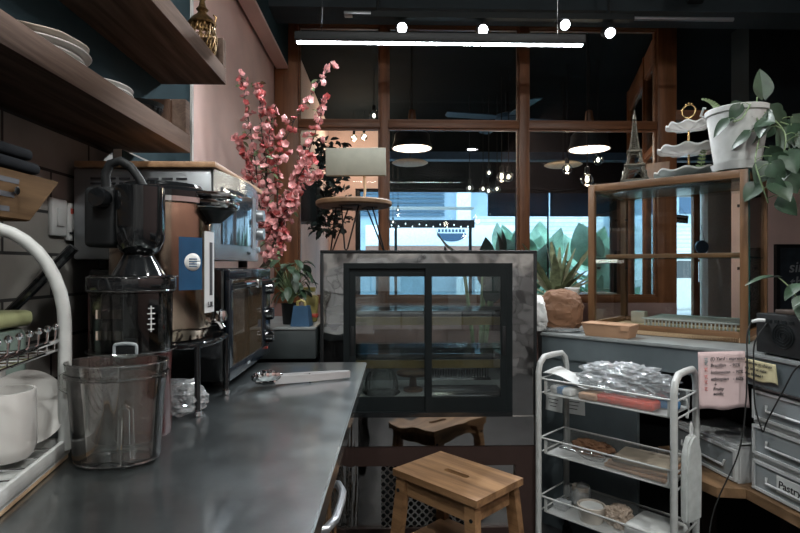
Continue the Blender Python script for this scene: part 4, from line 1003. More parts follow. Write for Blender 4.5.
# ================================================================ RISER TABLE + CREAM BOARD ON THE FRIDGE
rp = at(354, 205, 2.45)
rt = thing('riser_table', 'round wooden riser with black hairpin legs on the display fridge', 'riser', (rp.x, 2.45, 1.298))
b = B(); lathe(b, [(0, .205), (.165, .205), (.174, .212), (.174, .226), (.168, .232), (0, .232)], n=56); obj('top', b, M['plank'], rt)
for k in range(3):
    a_ = R(20+120*k); c_, s_ = math.cos(a_), math.sin(a_); n_ = Vector((-s_, c_, 0)); o_ = Vector((c_, s_, 0))
    b = B(); tube(b, [o_*.075+n_*.040+Vector((0, 0, .206)), o_*.145+n_*.006+Vector((0, 0, .008)), o_*.147+Vector((0, 0, .004)), o_*.145-n_*.006+Vector((0, 0, .008)), o_*.075-n_*.040+Vector((0, 0, .206))], .0036, 8)
    lg = obj('hairpin_leg', b, M['black'], rt); obj('mounting_plate', box(B(), o_*.075+Vector((0, 0, .2035)), (.05, .09, .003), (0, 0, a_)), M['black'], lg)
sp0 = at(364, 198, 2.44)
cs = thing('counter_sign', 'blank cream rectangular board on a thin stick above the round riser', 'sign', (sp0.x, 2.44, 1.5305))
obj('stick', tube(B(), [(0, .015, .0), (.004, .015, .05), (0, .015, .125)], .006, 8), M['pine'], cs)
obj('foot', lathe(B(), [(0, 0), (.03, 0), (.03, .004), (.007, .008), (0, .008)], (0, .015, 0), 24), M['pine'], cs)
b = B(); box(b, (-.037, .01, .178), (.275, .03, .126), (0, R(-.6), 0), .003); obj('board', b, M['cream_board'], cs)

# ================================================================ STOOL
sl = thing('step_stool', 'warm brown wooden stool with a hand slot before the fridge', 'stool', (.249, 1.879, 0), R(-47))
LX, LY = .378, .262
b = B(); z0, z1 = .476, .50; hx, hy = .054, .013
def hole_plate(bm, w_, d_, z0, z1, hx, hy, n=8):
    outer = []; inner = []
    hs = []
    for q, (cx, a0) in enumerate(((hx-hy, -90), (-(hx-hy), 90))):
        for i in range(n+1): hs.append((cx+hy*math.cos(R(a0+180*i/n)), hy*math.sin(R(a0+180*i/n))))
    def ray(p):
        a_ = math.atan2(p[1]*4, p[0]); c_, s_ = math.cos(a_), math.sin(a_); k = min(w_/2/max(abs(c_), 1e-6), d_/2/max(abs(s_), 1e-6)); return (c_*k, s_*k)
    os_ = [ray(p) for p in hs]
    for cx, cy in ((w_/2, d_/2), (-w_/2, d_/2), (-w_/2, -d_/2), (w_/2, -d_/2)):
        j = min(range(len(os_)), key=lambda i: (os_[i][0]-cx)**2+(os_[i][1]-cy)**2); os_[j] = (cx, cy)
    m_ = len(hs); V = [[bm.verts.new((x, y, z)) for x, y in r_] for r_ in (os_, hs) for z in (z0, z1)]
    o0, o1, i0, i1 = V
    for k in range(m_):
        l = (k+1) % m_
        bm.faces.new((o1[k], o1[l], i1[l], i1[k])); bm.faces.new((o0[l], o0[k], i0[k], i0[l]))
        bm.faces.new((o0[k], o0[l], o1[l], o1[k])); bm.faces.new((i0[l], i0[k], i1[k], i1[l]))
hole_plate(b, LX, LY, z0, z1, hx, hy); obj('seat', b, M['acacia'], sl)
for sx in (-1, 1):
    for sy in (-1, 1):
        b = B(); p1 = Vector((sx*(LX/2-.035), sy*(LY/2-.022), .476)); p0 = Vector((sx*(LX/2+.005), sy*(LY/2+.012), 0)); hw, hd = .021, .015
        rings(b, [[p+Vector((i*hw, j*hd, 0)) for i, j in ((-1, -1), (1, -1), (1, 1), (-1, 1))] for p in (p0, p1)]); lg = obj('leg', b, M['acacia'], sl)
        b = B(); pb_ = p1+(p0-p1)*.10; cyl(b, pb_+Vector((sx*.006, sy*.014, 0)), pb_+Vector((sx*.006, sy*.0175, 0)), .0065, None, 14); obj('bolt', b, M['charcoal'], lg)
for sy in (-1, 1): obj('apron', box(B(), (0, sy*(LY/2-.026), .444), (LX-.11, .018, .062)), M['acacia'], sl)
for sx in (-1, 1): obj('apron', box(B(), (sx*(LX/2-.036), 0, .444), (.018, LY-.09, .062)), M['acacia'], sl)
obj('step', box(B(), (0, .03, .235), (LX-.03, LY-.05, .02), None, .003), M['acacia'], sl)
for sx in (-1, 1): obj('step_rail', box(B(), (sx*(LX/2-.012), 0, .205), (.018, LY-.045, .04)), M['acacia'], sl)
# ================================================================ RIGHT: GREY COUNTER
RZ = R(-44.5); E1 = Vector((math.cos(RZ), math.sin(RZ), 0)); E2 = Vector((-math.sin(RZ), math.cos(RZ), 0)); P0 = Vector((.735, 2.526, 0))
def RG(u, v, z=0): return P0+E1*u+E2*v+Vector((0, 0, z))
SZ = R(-83.1); S1 = Vector((math.cos(SZ), math.sin(SZ), 0)); S2 = Vector((-math.sin(SZ), math.cos(SZ), 0)); C0 = Vector((1.32, 1.951, 0))
def SG(x, y, z=0): return C0+S1*x+S2*y+Vector((0, 0, z))
CT = .915
gc = thing('grey_counter', 'grey angled counter with worn edge and open underside on the right', 'counter')
outl = [(.735, 2.526), (1.32, 1.951), (1.52, .3), (2.08, .3), (2.08, 2.25), (1.26, 3.06)]
obj('top', prism(B(), outl, CT-.014, CT, None, .003), M['greytop'], gc)
obj('fascia', prism(B(), [(.745, 2.530), (1.325, 1.960), (1.525, .305), (2.07, .305), (2.07, 2.25), (1.26, 3.05)], .80, CT-.014), M['grey'], gc)
obj('shade_backing', prism(B(), [(1.12, 2.88), (1.74, 2.16), (1.95, .31), (2.07, .31), (2.07, 2.24), (1.26, 3.04)], 0, .80), M['black'], gc)  # black backing put in for the shade under the counter
b = B(); prism(b, [(0, .02), (.44, .02), (.44, .05), (.03, .05), (.03, .33), (0, .33)], 0, .80, Matrix.Translation(P0) @ Matrix.Rotation(RZ, 4, 'Z')); obj('end_panel', b, M['grey'], gc)
for i, (u, w_, lab, dz, rz) in enumerate([(.02, .085, 'left white slip taped to the grey counter behind the trolley', 0, 2), (.112, .10, 'right white slip taped to the grey counter behind the trolley', .005, -2)]):
    t = thing('paper_slip', lab, 'paper', RG(u, .0185, .585+dz), RZ, 'slips behind the trolley')
    obj('sheet', box(B(), (w_/2, 0, 0), (w_, .001, .075), (0, R(rz), 0)), M['paper'], t)
    for k in range(3): obj('writing', box(B(), (w_*.45, -.0008, .018-.016*k), (w_*.6-.01*k, .0006, .003), (0, R(rz), 0)), M['ink'], t)

# ---- wooden display case
CW, CD, CHh = .669, .45, .712
wc = thing('wooden_display_case', 'wooden framed glass display case on the grey counter', 'display case', RG(.135, .229, CT+.001), RZ)
p_ = .030
for x0 in (0, CW-p_):
    for y0 in (0, CD-p_): obj('post', bx(B(), x0, x0+p_, y0, y0+p_, 0, CHh, .002), M['casewood'], wc)
for z0, h_, nm in ((0, .045, 'bottom_rail'), (CHh-.034, .034, 'top_rail')):
    for y0 in (0, CD-p_): obj(nm, bx(B(), p_, CW-p_, y0+.002, y0+p_-.002, z0, z0+h_, .002), M['casewood_x'], wc)
    for x0 in (0, CW-p_): obj(nm, bx(B(), x0+.002, x0+p_-.002, p_, CD-p_, z0, z0+h_, .002), M['casewood_x'], wc)
obj('floor_board', bx(B(), .002, CW-.002, .002, CD-.002, .002, .020), M['pine'], wc)
obj('top_glass', bx(B(), .004, CW-.004, .004, CD-.004, CHh, CHh+.006), M['caseglass'], wc)
obj('inner_glass', bx(B(), .03, CW-.03, .03, CD-.03, CHh-.05, CHh-.045), M['caseglass'], wc)
for x0, y0, x1, y1 in ((.012, p_, .017, CD-p_), (CW-.017, p_, CW-.012, CD-p_)): obj('side_glass', bx(B(), x0, x1, y0, y1, .045, CHh-.034), glass('case_side_glass', (.88, .93, .92), .13, .01) if x0 > .3 else M['caseglass'], wc)
obj('edge_glass', bx(B(), CW+.001, CW+.004, .0, .012, .0, CHh-.002), M['tealglass'], wc)
obj('front_glass', bx(B(), p_, CW-p_, .010, .015, .045, CHh-.034), M['caseglass'], wc)
shf = obj('shelf_glass', bx(B(), .014, CW-.014, .036, CD-.036, .350, .358), M['tealglass'], wc)
obj('shelf_lip', bx(B(), .075, CW-.034, .03, .036, .352, .372, .001), M['casewood_x'], shf)
for x_ in (.034, CW-.044):
    for y_ in (.035, CD-.05):
        for z_ in (.30, .56): obj('shelf_peg', bx(B(), x_, x_+.012, y_-.006, y_+.006, z_, z_+.012), M['brownsteel'], wc)
# film under the lid
cf = crumpled('plastic_film', 'crinkled clear film lying flat below the lid of the wooden case', 'film', RG(.135+.33, .229+.22, CT+CHh-.043), .26, .15, .012, 31, M['bag'], .5, 5, RZ, 3)
wr = thing('wire_rack', 'white wire cooling rack on the floor of the wooden case', 'rack', RG(.135+.235, .229+.06, CT+.0215), RZ)
b = B(); tube(b, [(0, 0, .05), (.39, 0, .05), (.39, .28, .05), (0, .28, .05)], .004, 8, closed=True); obj('rim', b, M['whitecoat'], wr)
b = B()
for i in range(25): tube(b, [(.012+i*.0153, 0, .006), (.012+i*.0153, 0, .050), (.012+i*.0153, .28, .050)], .0038, 6)
for y_ in (.09, .19): tube(b, [(0, y_, .046), (.39, y_, .046)], .003, 6)
obj('wires', b, M['whitecoat'], wr)
for x_ in (.03, .36):
    for y_ in (.02, .26): obj('leg', tube(B(), [(x_, y_, .05), (x_, y_, .0)], .0035, 8), M['whitecoat'], wr)
wb = thing('wooden_block', 'small pale wooden block in the wooden case behind the shelf', 'block', RG(.135+.12, .229+.36, CT+.0215), RZ)
obj('body', box(B(), (0, 0, .03), (.07, .05, .06), None, .004), M['creamceramic'], wb)

# ---- on top of the case
TZ = CT+CHh+.008
ef = thing('tower_figurine', 'small dark metal lattice tower figurine on the wooden case', 'figurine', RG(.135+.19, .229+.09, TZ), RZ+R(20))
H = .345
def wprof(z): t = z/H; return .044*(1-t)**2.2+.0045+.009*(1-t)
b = B()
for sx in (-1, 1):
    for sy in (-1, 1):
        zs = [H*.88*i/16 for i in range(17)]
        for dd in (.82, 1.0): tube(b, [(sx*wprof(z)*dd, sy*wprof(z), z) for z in zs], [.0042*(1-.5*z/H) for z in zs], 6)
        tube(b, [(sx*wprof(z), sy*wprof(z)*.82, z) for z in zs], [.0042*(1-.5*z/H) for z in zs], 6)
obj('corner_posts', b, M['pewter'], ef)
b = B()
for k in range(4):
    mm = Matrix.Rotation(k*PI/2, 4, 'Z'); z = .012
    while z < H*.82:
        dz = max(.010, .34*wprof(z)*1.3); w0, w1_ = wprof(z), wprof(z+dz)
        for s in (-1, 1):
            tube(b, [mm @ Vector((s*w0, -w0, z)), mm @ Vector((-s*w1_ if w0 < .03 else s*w1_*.62, -w1_, z+dz))], .0021, 5)
            if w0 >= .03: tube(b, [mm @ Vector((s*w0*.62, -w0, z)), mm @ Vector((s*w1_, -w1_, z+dz))], .0015, 5)
        z += dz
    tube(b, [mm @ Vector((.045*math.cos(a_), -wprof(.02), .012+.040*math.sin(a_))) for a_ in [PI*i/12 for i in range(13)]], .003, 6)
obj('lattice', b, M['pewter'], ef)
for z, s_ in ((.072, 1.12), (.140, 1.2), (H*.87-.003, .8)):
    w0 = wprof(z)*s_; b = B(); box(b, (0, 0, z+.003), (2*w0+.008, 2*w0+.008, .011), None, .002); obj('platform', b, M['pewter'], ef)
obj('base', bx(B(), -.062, .062, -.062, .062, 0, .008), M['pewter'], ef)
b = B(); lathe(b, [(0, H*.86), (.009, H*.87), (.008, H*.91), (.004, H*.93), (.002, H), (0, H)], n=12); obj('spire', b, M['pewter'], ef)

ck = thing('tiered_cake_stand', 'three-tier white scalloped cake stand with gold rod', 'cake stand', RG(.135+.378, .229+.275, TZ), RZ)
ck.scale = (1.22, 1.22, 1.18)
def scal(r, z, nm, lift):
    b = B(); lathe(b, [(.004, z), (r*.5, z+.002), (r*.85, z+.012), (r*.93, z+lift), (r*.93, z+lift+.006), (r*.8, z+.017), (r*.45, z+.007), (.004, z+.006)], n=72, f=lambda a_, rr, zz: 1+(.11*abs(math.cos(a_*3))*rr/r)); 
    for v in b.verts:
        q = math.hypot(v.co.x, v.co.y); v.co.z += .006*math.cos(9*math.atan2(v.co.y, v.co.x))*(q/r)**3
    obj(nm, b, M['ceramic'], ck)
scal(.125, .018, 'bottom_plate', .020); scal(.112, .112, 'middle_plate', .022); scal(.082, .210, 'top_plate', .018)
b = B(); cyl(b, (0, 0, .018), (0, 0, .262), .0042, None, 12); lathe(b, [(0, .0), (.02, .002), (.006, .018), (0, .02)], n=16); obj('rod', b, M['gold'], ck)
b = B(); tube(b, [(.024*math.cos(a_)*(1 if math.sin(a_) < .5 else .95), 0, .290+.026*math.sin(a_)) for a_ in [2*PI*i/24 for i in range(24)]], .003, 8, closed=True)
for x_, z_ in ((-.010, .318), (0, .322), (.010, .318), (0, .262)): lathe(b, [(0, -.005), (.005, 0), (0, .005)], (x_, 0, z_), 10)
obj('ring_handle', b, M['gold'], ck)
cd_ = thing('wooden_card', 'small wooden card leaning behind the cake stand plates', 'card', RG(.135+.22, .229+.33, TZ), RZ); obj('card', box(B(), (0, 0, .062), (.11, .012, .125), (R(-10), 0, 0)), M['casewood'], cd_)

def vine(name_stem, fb, s2, pts, n, L, Wd, rnd, r=.003, droop=.6):
    pts = [Vector(p) for p in pts]; fine = []
    for i in range(len(pts)-1):
        for j in range(8):
            t_ = j/8; q0, q1, q2, q3 = pts[max(i-1, 0)], pts[i], pts[i+1], pts[min(i+2, len(pts)-1)]
            fine.append(.5*((2*q1)+(q2-q0)*t_+(2*q0-5*q1+4*q2-q3)*t_**2+(3*q1-q0-3*q2+q3)*t_**3))
    fine.append(pts[-1]); tube(s2, fine, r, 6)
    for k in range(n):
        q = fine[int((k+.7)/n*(len(fine)-1))]; a_ = rnd.uniform(PI*.9, PI*2.3)
        d = Vector((math.cos(a_), math.sin(a_)*.8, rnd.uniform(-.2, .4))).normalized(); e = q+d*rnd.uniform(.03, .06); tube(s2, [q, (q+e)/2+Vector((0, 0, .008)), e], .0018, 5)
        y_ = (d*.5+Vector((0, 0, -droop*rnd.uniform(.6, 1.4)))).normalized(); x_ = y_.cross(Vector((0, -1, .2))).normalized(); z_ = x_.cross(y_)
        m4 = Matrix((x_, y_, z_)).transposed().to_4x4(); m4.translation = e
        leaf_shape(fb, m4 @ Matrix.Rotation(rnd.uniform(-.7, .7), 4, 'Y'), L*rnd.uniform(.75, 1.15), Wd*rnd.uniform(.8, 1.1), .25, .22, True, 7)
pc = RG(.135+.613, .229+.095, TZ)
pp_ = thing('pothos_pot', 'white ribbed pot of trailing pothos on the wooden case', 'plant', pc, RZ)
PK = .925
b = B(); prof = [(0, .018), (.086, .018), (.092, .03)]
for i in range(16): prof += [(.094+.028*i/16, .035+.0125*i), (.0955+.028*i/16, .041+.0125*i)]
prof += [(.123, .245), (.131, .248), (.133, .268), (.128, .272), (.124, .268), (.120, .24), (0, .225)]
lathe(b, [(r_*PK, z_*.96) for r_, z_ in prof], n=56); obj('pot', b, M['whitecoat'], pp_)
obj('saucer', lathe(B(), [(0, 0), (.092, 0), (.098, .020), (.100, .028), (.094, .028), (.085, .012), (0, .010)], n=48), M['whitecoat'], pp_)
b = B(); tube(b, [(-.117, -.02, .245), (-.132, -.03, .255), (-.116, -.05, .282), (-.108, -.05, .278)], .005, 8); obj('hook_tab', b, M['whitecoat'], pp_)
obj('soil', lathe(B(), [(0, .212), (.106, .214), (.106, .222), (0, .226)], n=32), M['stem'], pp_)
fb, s2 = B(), B(); rnd = random.Random(8)
def lw(px, py, Y):   # world point -> pot coordinates
    p = at(px, py, Y)-pc; return Matrix.Rotation(-RZ, 3, 'Z') @ p
top = Vector((.06, -.05, .25))
vine('v', fb, s2, [top, lw(768, 115, 2.12), lw(785, 135, 2.05), lw(780, 165, 2.05), lw(770, 185, 2.08)], 13, .098, .088, rnd)
vine('v', fb, s2, [top, lw(775, 120, 2.15), lw(795, 130, 2.1), lw(803, 160, 2.05), lw(800, 195, 2.05)], 13, .098, .088, rnd)
vine('v', fb, s2, [top, lw(760, 130, 2.1), lw(755, 160, 2.08), lw(760, 180, 2.06), lw(768, 203, 2.06)], 9, .09, .08, rnd)
vine('v', fb, s2, [top, lw(775, 125, 2.3), lw(790, 150, 2.3), lw(790, 175, 2.25)], 11, .098, .085, rnd)
vine('v', fb, s2, [top, lw(750, 105, 2.1), lw(742, 118, 2.02), lw(733, 122, 2.0)], 2, .07, .05, rnd)
# the upright pale leaf
tube(s2, [top, lw(756, 108, 2.15), lw(757, 97, 2.13)], .003, 6)
m4 = Matrix.Translation(lw(763, 98, 2.13)) @ Euler((0, 0, 0)).to_matrix().to_4x4() @ Matrix.Rotation(R(20), 4, 'Y') @ Matrix.Rotation(R(88), 4, 'X') @ Matrix.Rotation(R(25), 4, 'Z') @ Matrix.Rotation(R(28), 4, 'Y')
leaf_shape(fb, m4, .125, .075, .05, .35, True, 8)
obj('foliage', fb, M['leaf'], pp_); obj('stem', s2, M['leafpale'], pp_)
def fern(loc, lab, rz, L, lean):
    t = thing('fern_sprig', lab, 'plant sprig', loc, rz); b, s3 = B(), B()
    pts = [Vector((lean*L*(i/10)**1.6, 0, L*i/10-.25*L*(i/10)**3)) for i in range(11)]; tube(s3, pts, .0016, 5)
    for i in range(1, 11):
        for s in (-1, 1):
            m4 = Matrix.Translation(pts[i]) @ Matrix.Rotation(s*R(70)-R(90)*0, 4, 'Y') @ Matrix.Rotation(R(90), 4, 'X'); leaf_shape(b, m4, .026*(1.15-.06*i), .011, .2, .1, False, 3)
    obj('frond', b, M['leafpale'], t); obj('stem', s3, M['leafpale'], t)
fern(pc+Vector((-.055, .02, .235)), 'little fern sprig rising from the left rim of the white pot', 0, .10, -.75)
fern(RG(.135+.44, .229+.22, TZ), 'pale fern sprig standing between cake stand and white pot', 0, .20, .15)
fern(RG(.135+.41, .229+.26, TZ), 'small pale fern sprig beneath the middle cake plate', 0, .09, -.2)

# ---- things on the counter edge
kb = thing('kraft_box', 'brown kraft takeaway box on the grey counter before the wooden case', 'box', RG(.30, .085, CT+.001), RZ)
b = B(); rings(b, [[(-.095, -.045, 0), (.095, -.045, 0), (.095, .045, 0), (-.095, .045, 0)], [(-.108, -.055, .052), (.108, -.055, .052), (.108, .055, .052), (-.108, .055, .052)]]); obj('tray', b, M['kraft'], kb)
b = B(); box(b, (.0, 0, .056), (.222, .116, .006), (0, R(0), 0), .002); prism(b, [(-.02, 0), (.02, 0), (.014, .02), (-.014, .02)], 0, .0015, Matrix.Translation((.085, -.0575, .054)) @ Matrix.Rotation(R(-90), 4, 'X') ); obj('lid', b, M['kraft'], kb)
bgp = RG(-.012, .125, CT+.001)
pb_ = thing('paper_bag', 'crumpled brown paper bag with a pale open side on the grey counter', 'bag', bgp, R(-20))
def wad(rx, ry, rz, seed, rough, c, mat, nm, par, sub=5):
    t = bmesh.new(); bmesh.ops.create_icosphere(t, subdivisions=sub, radius=1)
    creased(t, seed, rough, 1.3, rx, ry, rz); bmesh.ops.translate(t, vec=c, verts=t.verts)
    return obj(nm, t, mat, par, 18)
wad(.108, .085, .108, 14, .17, (.048, .0, .012), M['kraftdark'], 'crumpled_side', pb_)
wad(.085, .075, .098, 15, .2, (-.075, -.018, 0), M['paper'], 'pale_side', pb_)
wad(.095, .03, .012, 17, .3, (.06, -.065, 0), M['bag'], 'film_window', pb_, 3)
cu = thing('paper_cup', 'small white paper cup peeking over the brown paper bag', 'cup', RG(.03, .28, CT+.001), 0)
obj('cup', lathe(B(), [(0, 0), (.026, 0), (.036, .20), (.039, .204), (.035, .206), (.03, .01), (0, .008)], n=28), M['paper'], cu)
sp2 = at(557, 300, 3.45)
spk = thing('strap_leaf_plant', 'spiky olive strap-leaf plant rising behind the brown paper bag', 'plant', (sp2.x, 3.45, 0))
obj('pot', lathe(B(), [(0, 0), (.10, 0), (.13, .99), (.12, 1.01), (.11, .98), (0, .97)]), M['charcoal'], spk)
b = B(); rnd = random.Random(12)
for i in range(34):
    a_ = rnd.uniform(0, 6.28); el = rnd.uniform(.35, 1.45); L = rnd.uniform(.32, .56); wd = rnd.uniform(.013, .022)
    pts = []
    for j in range(9):
        t_ = j/8; r_ = L*t_*math.cos(el); z_ = 1.0+L*t_*math.sin(el)-.30*L*t_*t_*(1.3-el*.7); pts.append(Vector((r_*math.cos(a_), r_*math.sin(a_), z_)))
    n_ = Vector((-math.sin(a_), math.cos(a_), 0)); prev = None
    for j, p in enumerate(pts):
        k = wd*1.5*(math.sin(PI*min(.97, .18+.82*j/8)))**.7; row = [b.verts.new(p-n_*k+Vector((0, 0, .004))), b.verts.new(p), b.verts.new(p+n_*k+Vector((0, 0, .004)))]
        if prev:
            for q in (0, 1): b.faces.new((prev[q], prev[q+1], row[q+1], row[q]))
        prev = row
obj('foliage', b, M['spiky'], spk)

# ---- handwritten notes
def note(name, lab, loc, rz, w_, h_, mat, lines, size, tilt=0, curl=.006):
    t = thing(name, lab, 'note', loc, rz)
    b = B(); sheet(b, lambda u, v: (w_*(u-.5)+.008*(.5-u)*(1-v)*0+.01*(1-v)*(1 if u > .5 else -.2)*u, -.003-curl*math.sin(PI*u)*(1-v)**1.2-curl*.8*math.sin(u*7)*(1-v), h_*(v-1)+.004*math.sin(u*9)*(1-v)), 16, 12); o = obj('sheet', b, mat, t, 60, solid=.0005); o.rotation_euler = (0, R(tilt), 0)
    for ln in lines:
        x_, z_, txt, mk = ln[:4]; s_ = ln[4] if len(ln) > 4 else size
        words('handwriting', txt, s_, M[mk], t, Matrix.Rotation(R(tilt), 4, 'Y') @ Matrix.Translation((x_, -.0115 if mk != 'ink' or name == 'pink_note' else -.0065, z_)) @ FACE_Y, extr=.0003, shear=.15)
    return t
pn_ = note('pink_note', 'pink handwritten price note hanging on the counter corner', (1.231, 1.930, .918), R(-2), .172, .21, M['pinkpaper'],
     [(-.046, -.030, '(?) Yard - espresso', 'ink', .0165), (-.046, -.054, 'Brazilian   - 90%', 'ink', .0165), (-.046, -.079, 'Indonesian  - 90%', 'ink', .0165), (-.046, -.104, 'ethiopian   - 60%', 'ink', .0175), (-.036, -.122, '\u2193', 'ink', .016), (-.038, -.140, 'Fruity', 'ink', .0165), (-.038, -.158, 'acidic', 'ink', .0165)], .016, -1.5)
for k, (z_, mk) in enumerate(((-.030, 'tealink'), (-.045, 'tealink'), (-.066, 'redink'), (-.092, 'redink'), (-.112, 'redink'), (-.137, 'redink'))):
    b = B(); tube(b, [(-.066, -.011, z_+.005), (-.055, -.011, z_+.007), (-.064, -.011, z_-.002), (-.054, -.011, z_-.005)], .0012, 5); obj('marker_tick', b, M[mk], pn_)
yn = note('yellow_note', 'yellowed handwritten note taped to the counter side', SG(.085, -.0005, .893), SZ, .145, .070, M['yellowpaper'],
     [(-.066, -.016, 'Remember to change', 'ink', .0145), (-.066, -.036, 'back to 6 at night', 'ink', .0145), (-.066, -.056, 'when finished !', 'ink', .0145)], .014, 0, .0015)

# ---- black appliance, tray of pothos, cables
ap = thing('black_appliance', 'black metal appliance box with round fan grille on the grey counter', 'appliance', SG(.048, .02, CT+.001), SZ)
obj('body', bx(B(), 0, .42, 0, .26, .006, .146, .004), M['black'], ap)
for x_ in (.03, .39):
    for y_ in (.03, .23): obj('foot', cyl(B(), (x_, y_, 0), (x_, y_, .006), .012), M['rubber'], ap)
b = B()
for r_ in (.012, .022, .032, .042): tube(b, [(.115+r_*math.cos(a_), -.0015, .075+r_*math.sin(a_)) for a_ in [2*PI*i/28 for i in range(28)]], .0018, 5, closed=True)
obj('fan_grille', b, M['charcoal'], ap)
for i in range(4): obj('port', bx(B(), .05+.03*i, .068+.03*i, -.002, .004, .118, .128), M['charcoal'], ap)
b = B(); tube(b, [(.012, -.028, .115), (.03, -.015, .122), (.04, 0, .122)], [.006, .007, .006], 8); obj('plug', b, M['plastic'], ap)
tc_ = SG(.048+.17, .02+.12, CT+.1485)
p2 = thing('pothos_tray', 'leafy pothos on a dark tray on top of the black appliance', 'plant', tc_, SZ)
obj('tray', bx(B(), -.12, .22, -.09, .09, 0, .014, .003), M['stem'], p2)
fb, s2 = B(), B(); rnd = random.Random(3)
for i in range(17):
    x0 = rnd.uniform(-.07, .18); h_ = rnd.uniform(.05, .13); a_ = rnd.uniform(-2.6, .2); q = Vector((x0, rnd.uniform(-.05, .05), .012)); e = q+Vector((.05*math.cos(a_)-.03, .06*math.sin(a_), h_))
    tube(s2, [q, (q+e)/2+Vector((0, 0, .02)), e], .0025, 5)
    m4 = Matrix.Translation(e) @ Matrix.Rotation(a_-PI/2, 4, 'Z') @ Matrix.Rotation(R(-25+rnd.uniform(-25, 25)), 4, 'X'); leaf_shape(fb, m4, rnd.uniform(.09, .13), .07, .3, .25, True, 7)
obj('foliage', fb, M['leaf'], p2); obj('stem', s2, M['leafpale'], p2)
def cable(lab, pts, r=.0026):
    fine = []; pts = [Vector(p) for p in pts]
    for i in range(len(pts)-1):
        for j in range(6):
            t_ = j/6; q0, q1, q2, q3 = pts[max(i-1, 0)], pts[i], pts[i+1], pts[min(i+2, len(pts)-1)]
            fine.append(.5*((2*q1)+(q2-q0)*t_+(2*q0-5*q1+4*q2-q3)*t_**2+(3*q1-q0-3*q2+q3)*t_**3))
    fine.append(pts[-1]); o = obj('cable', tube(B(), fine, r, 8), M['rubber']); tag(o, lab, 'cable')
cable('black cable hanging from the white plug to the floor', [SG(.062, -.009, 1.036), SG(.058, -.025, .98), SG(.058, -.025, .88), SG(.056, -.03, .72), SG(.045, -.05, .55), SG(.0, -.12, .30), SG(-.01, -.13, .004)])
cable('black cable looping in front of the white drawer tower', [SG(.10, .016, 1.03), SG(.082, -.015, .96), SG(.08, -.018, .87), SG(.085, -.018, .74), SG(.112, -.018, .665), SG(.122, -.018, .655), SG(.14, -.018, .70), SG(.20, -.018, .81), SG(.25, -.015, .90), SG(.29, .012, .93)])

# ---- drawers under the counter
def drawers(lab, loc, rz, w_, d_, rows, lbl=None):
    t = thing('drawer_tower', lab, 'drawers', loc, rz, None); H_ = rows[0]
    b = B(); bx(b, 0, .016, .012, d_, 0, H_); bx(b, w_-.016, w_, .012, d_, 0, H_); bx(b, .016, w_-.016, d_-.01, d_, 0, H_)
    for z_ in rows: bx(b, .0, w_, .006, d_, max(0, z_-.012), z_+.0 if z_ else .012)
    obj('carcass', b, M['plastic'], t)
    for i in range(len(rows)-1):
        z1, z0 = rows[i]-.016, rows[i+1]+.006
        b = B(); frame(b, .004, w_-.004, z0, z1, .010, -.006, .010); dr_ = obj('drawer', b, M['plastic'], t)
        obj('front_panel', bx(B(), .014, w_-.014, 0, .004, z0+.01, z1-.01), M['milky'], dr_)
        b = B(); zc = z0+(z1-z0)*.38; tube(b, [(w_*.16, -.004, zc+.020), (w_*.17, -.010, zc), (w_*.83, -.010, zc), (w_*.84, -.004, zc+.020)], .0045, 8); obj('handle', b, M['plastic'], dr_)
        if lbl and i == len(rows)-2:
            obj('label_card', bx(B(), .115, .25, -.009, -.0065, z0+.030, z0+.088), M['paper'], dr_)
            words('label_text', 'Pastry', .036, M['ink'], dr_, Matrix.Translation((.122, -.0095, z0+.048)) @ FACE_Y, shear=.1)
    return t
lp = thing('low_plank', 'low wooden plank shelf under the grey counter carrying the drawers', 'shelf')
obj('plank', prism(B(), [(1.20, 2.02), (1.225, 1.945), (1.325, 1.93), (1.49, .5), (1.74, .5), (1.62, 2.05), (1.50, 2.44), (1.24, 2.40)], .375, .41), M['plank'], lp)
for x_, y_ in ((1.4, 2.3), (1.52, 1.95), (1.62, .62), (1.60, 1.2)): obj('leg', bx(B(), x_-.03, x_+.03, y_-.03, y_+.03, 0, .375), M['brownsteel'], lp)
drawers('white three-drawer tower with a handwritten card on its lowest drawer', SG(.020, .03, .411), SZ, .42, .30, [.385, .257, .128, 0], 1)
drawers('single white plastic drawer under the counter left of the tall tower', SG(-.385, .005, .411), SZ, .36, .24, [.140, 0])

# ================================================================ TROLLEY
TRZ = R(-47); TL, TW = .53, .235
tl = thing('kitchen_trolley', 'white three-tier metal trolley with tube handles on castors', 'trolley', (.637, 2.212, 0), TRZ)
meshm = dots('white_wire_mesh', (.50, .51, .50), (0, 0, 0), PI/.0042, .08, True, 0, .5, 0)
for x_ in (0, TL):
    pts = [(x_, 0, .10), (x_, 0, .50), (x_, 0, .79), (x_, .012, .825), (x_, .045, .848), (x_, TW/2, .850), (x_, TW-.045, .848), (x_, TW-.012, .825), (x_, TW, .79), (x_, TW, .50), (x_, TW, .10)]
    obj('handle_frame', tube(B(), pts, .0125, 12), M['whitecoat'], tl)
    for y_ in (0, TW):
        b = B(); cyl(b, (x_, y_, .06), (x_, y_, .10), .010); box(b, (x_, y_, .055), (.022, .03, .03)); cs_ = obj('castor', b, M['charcoal'], tl)
        b = B(); cyl(b, (x_-.012, y_+.006, .028), (x_+.012, y_+.006, .028), .0275, None, 24); obj('wheel', b, M['rubber'], cs_)
baskets = []
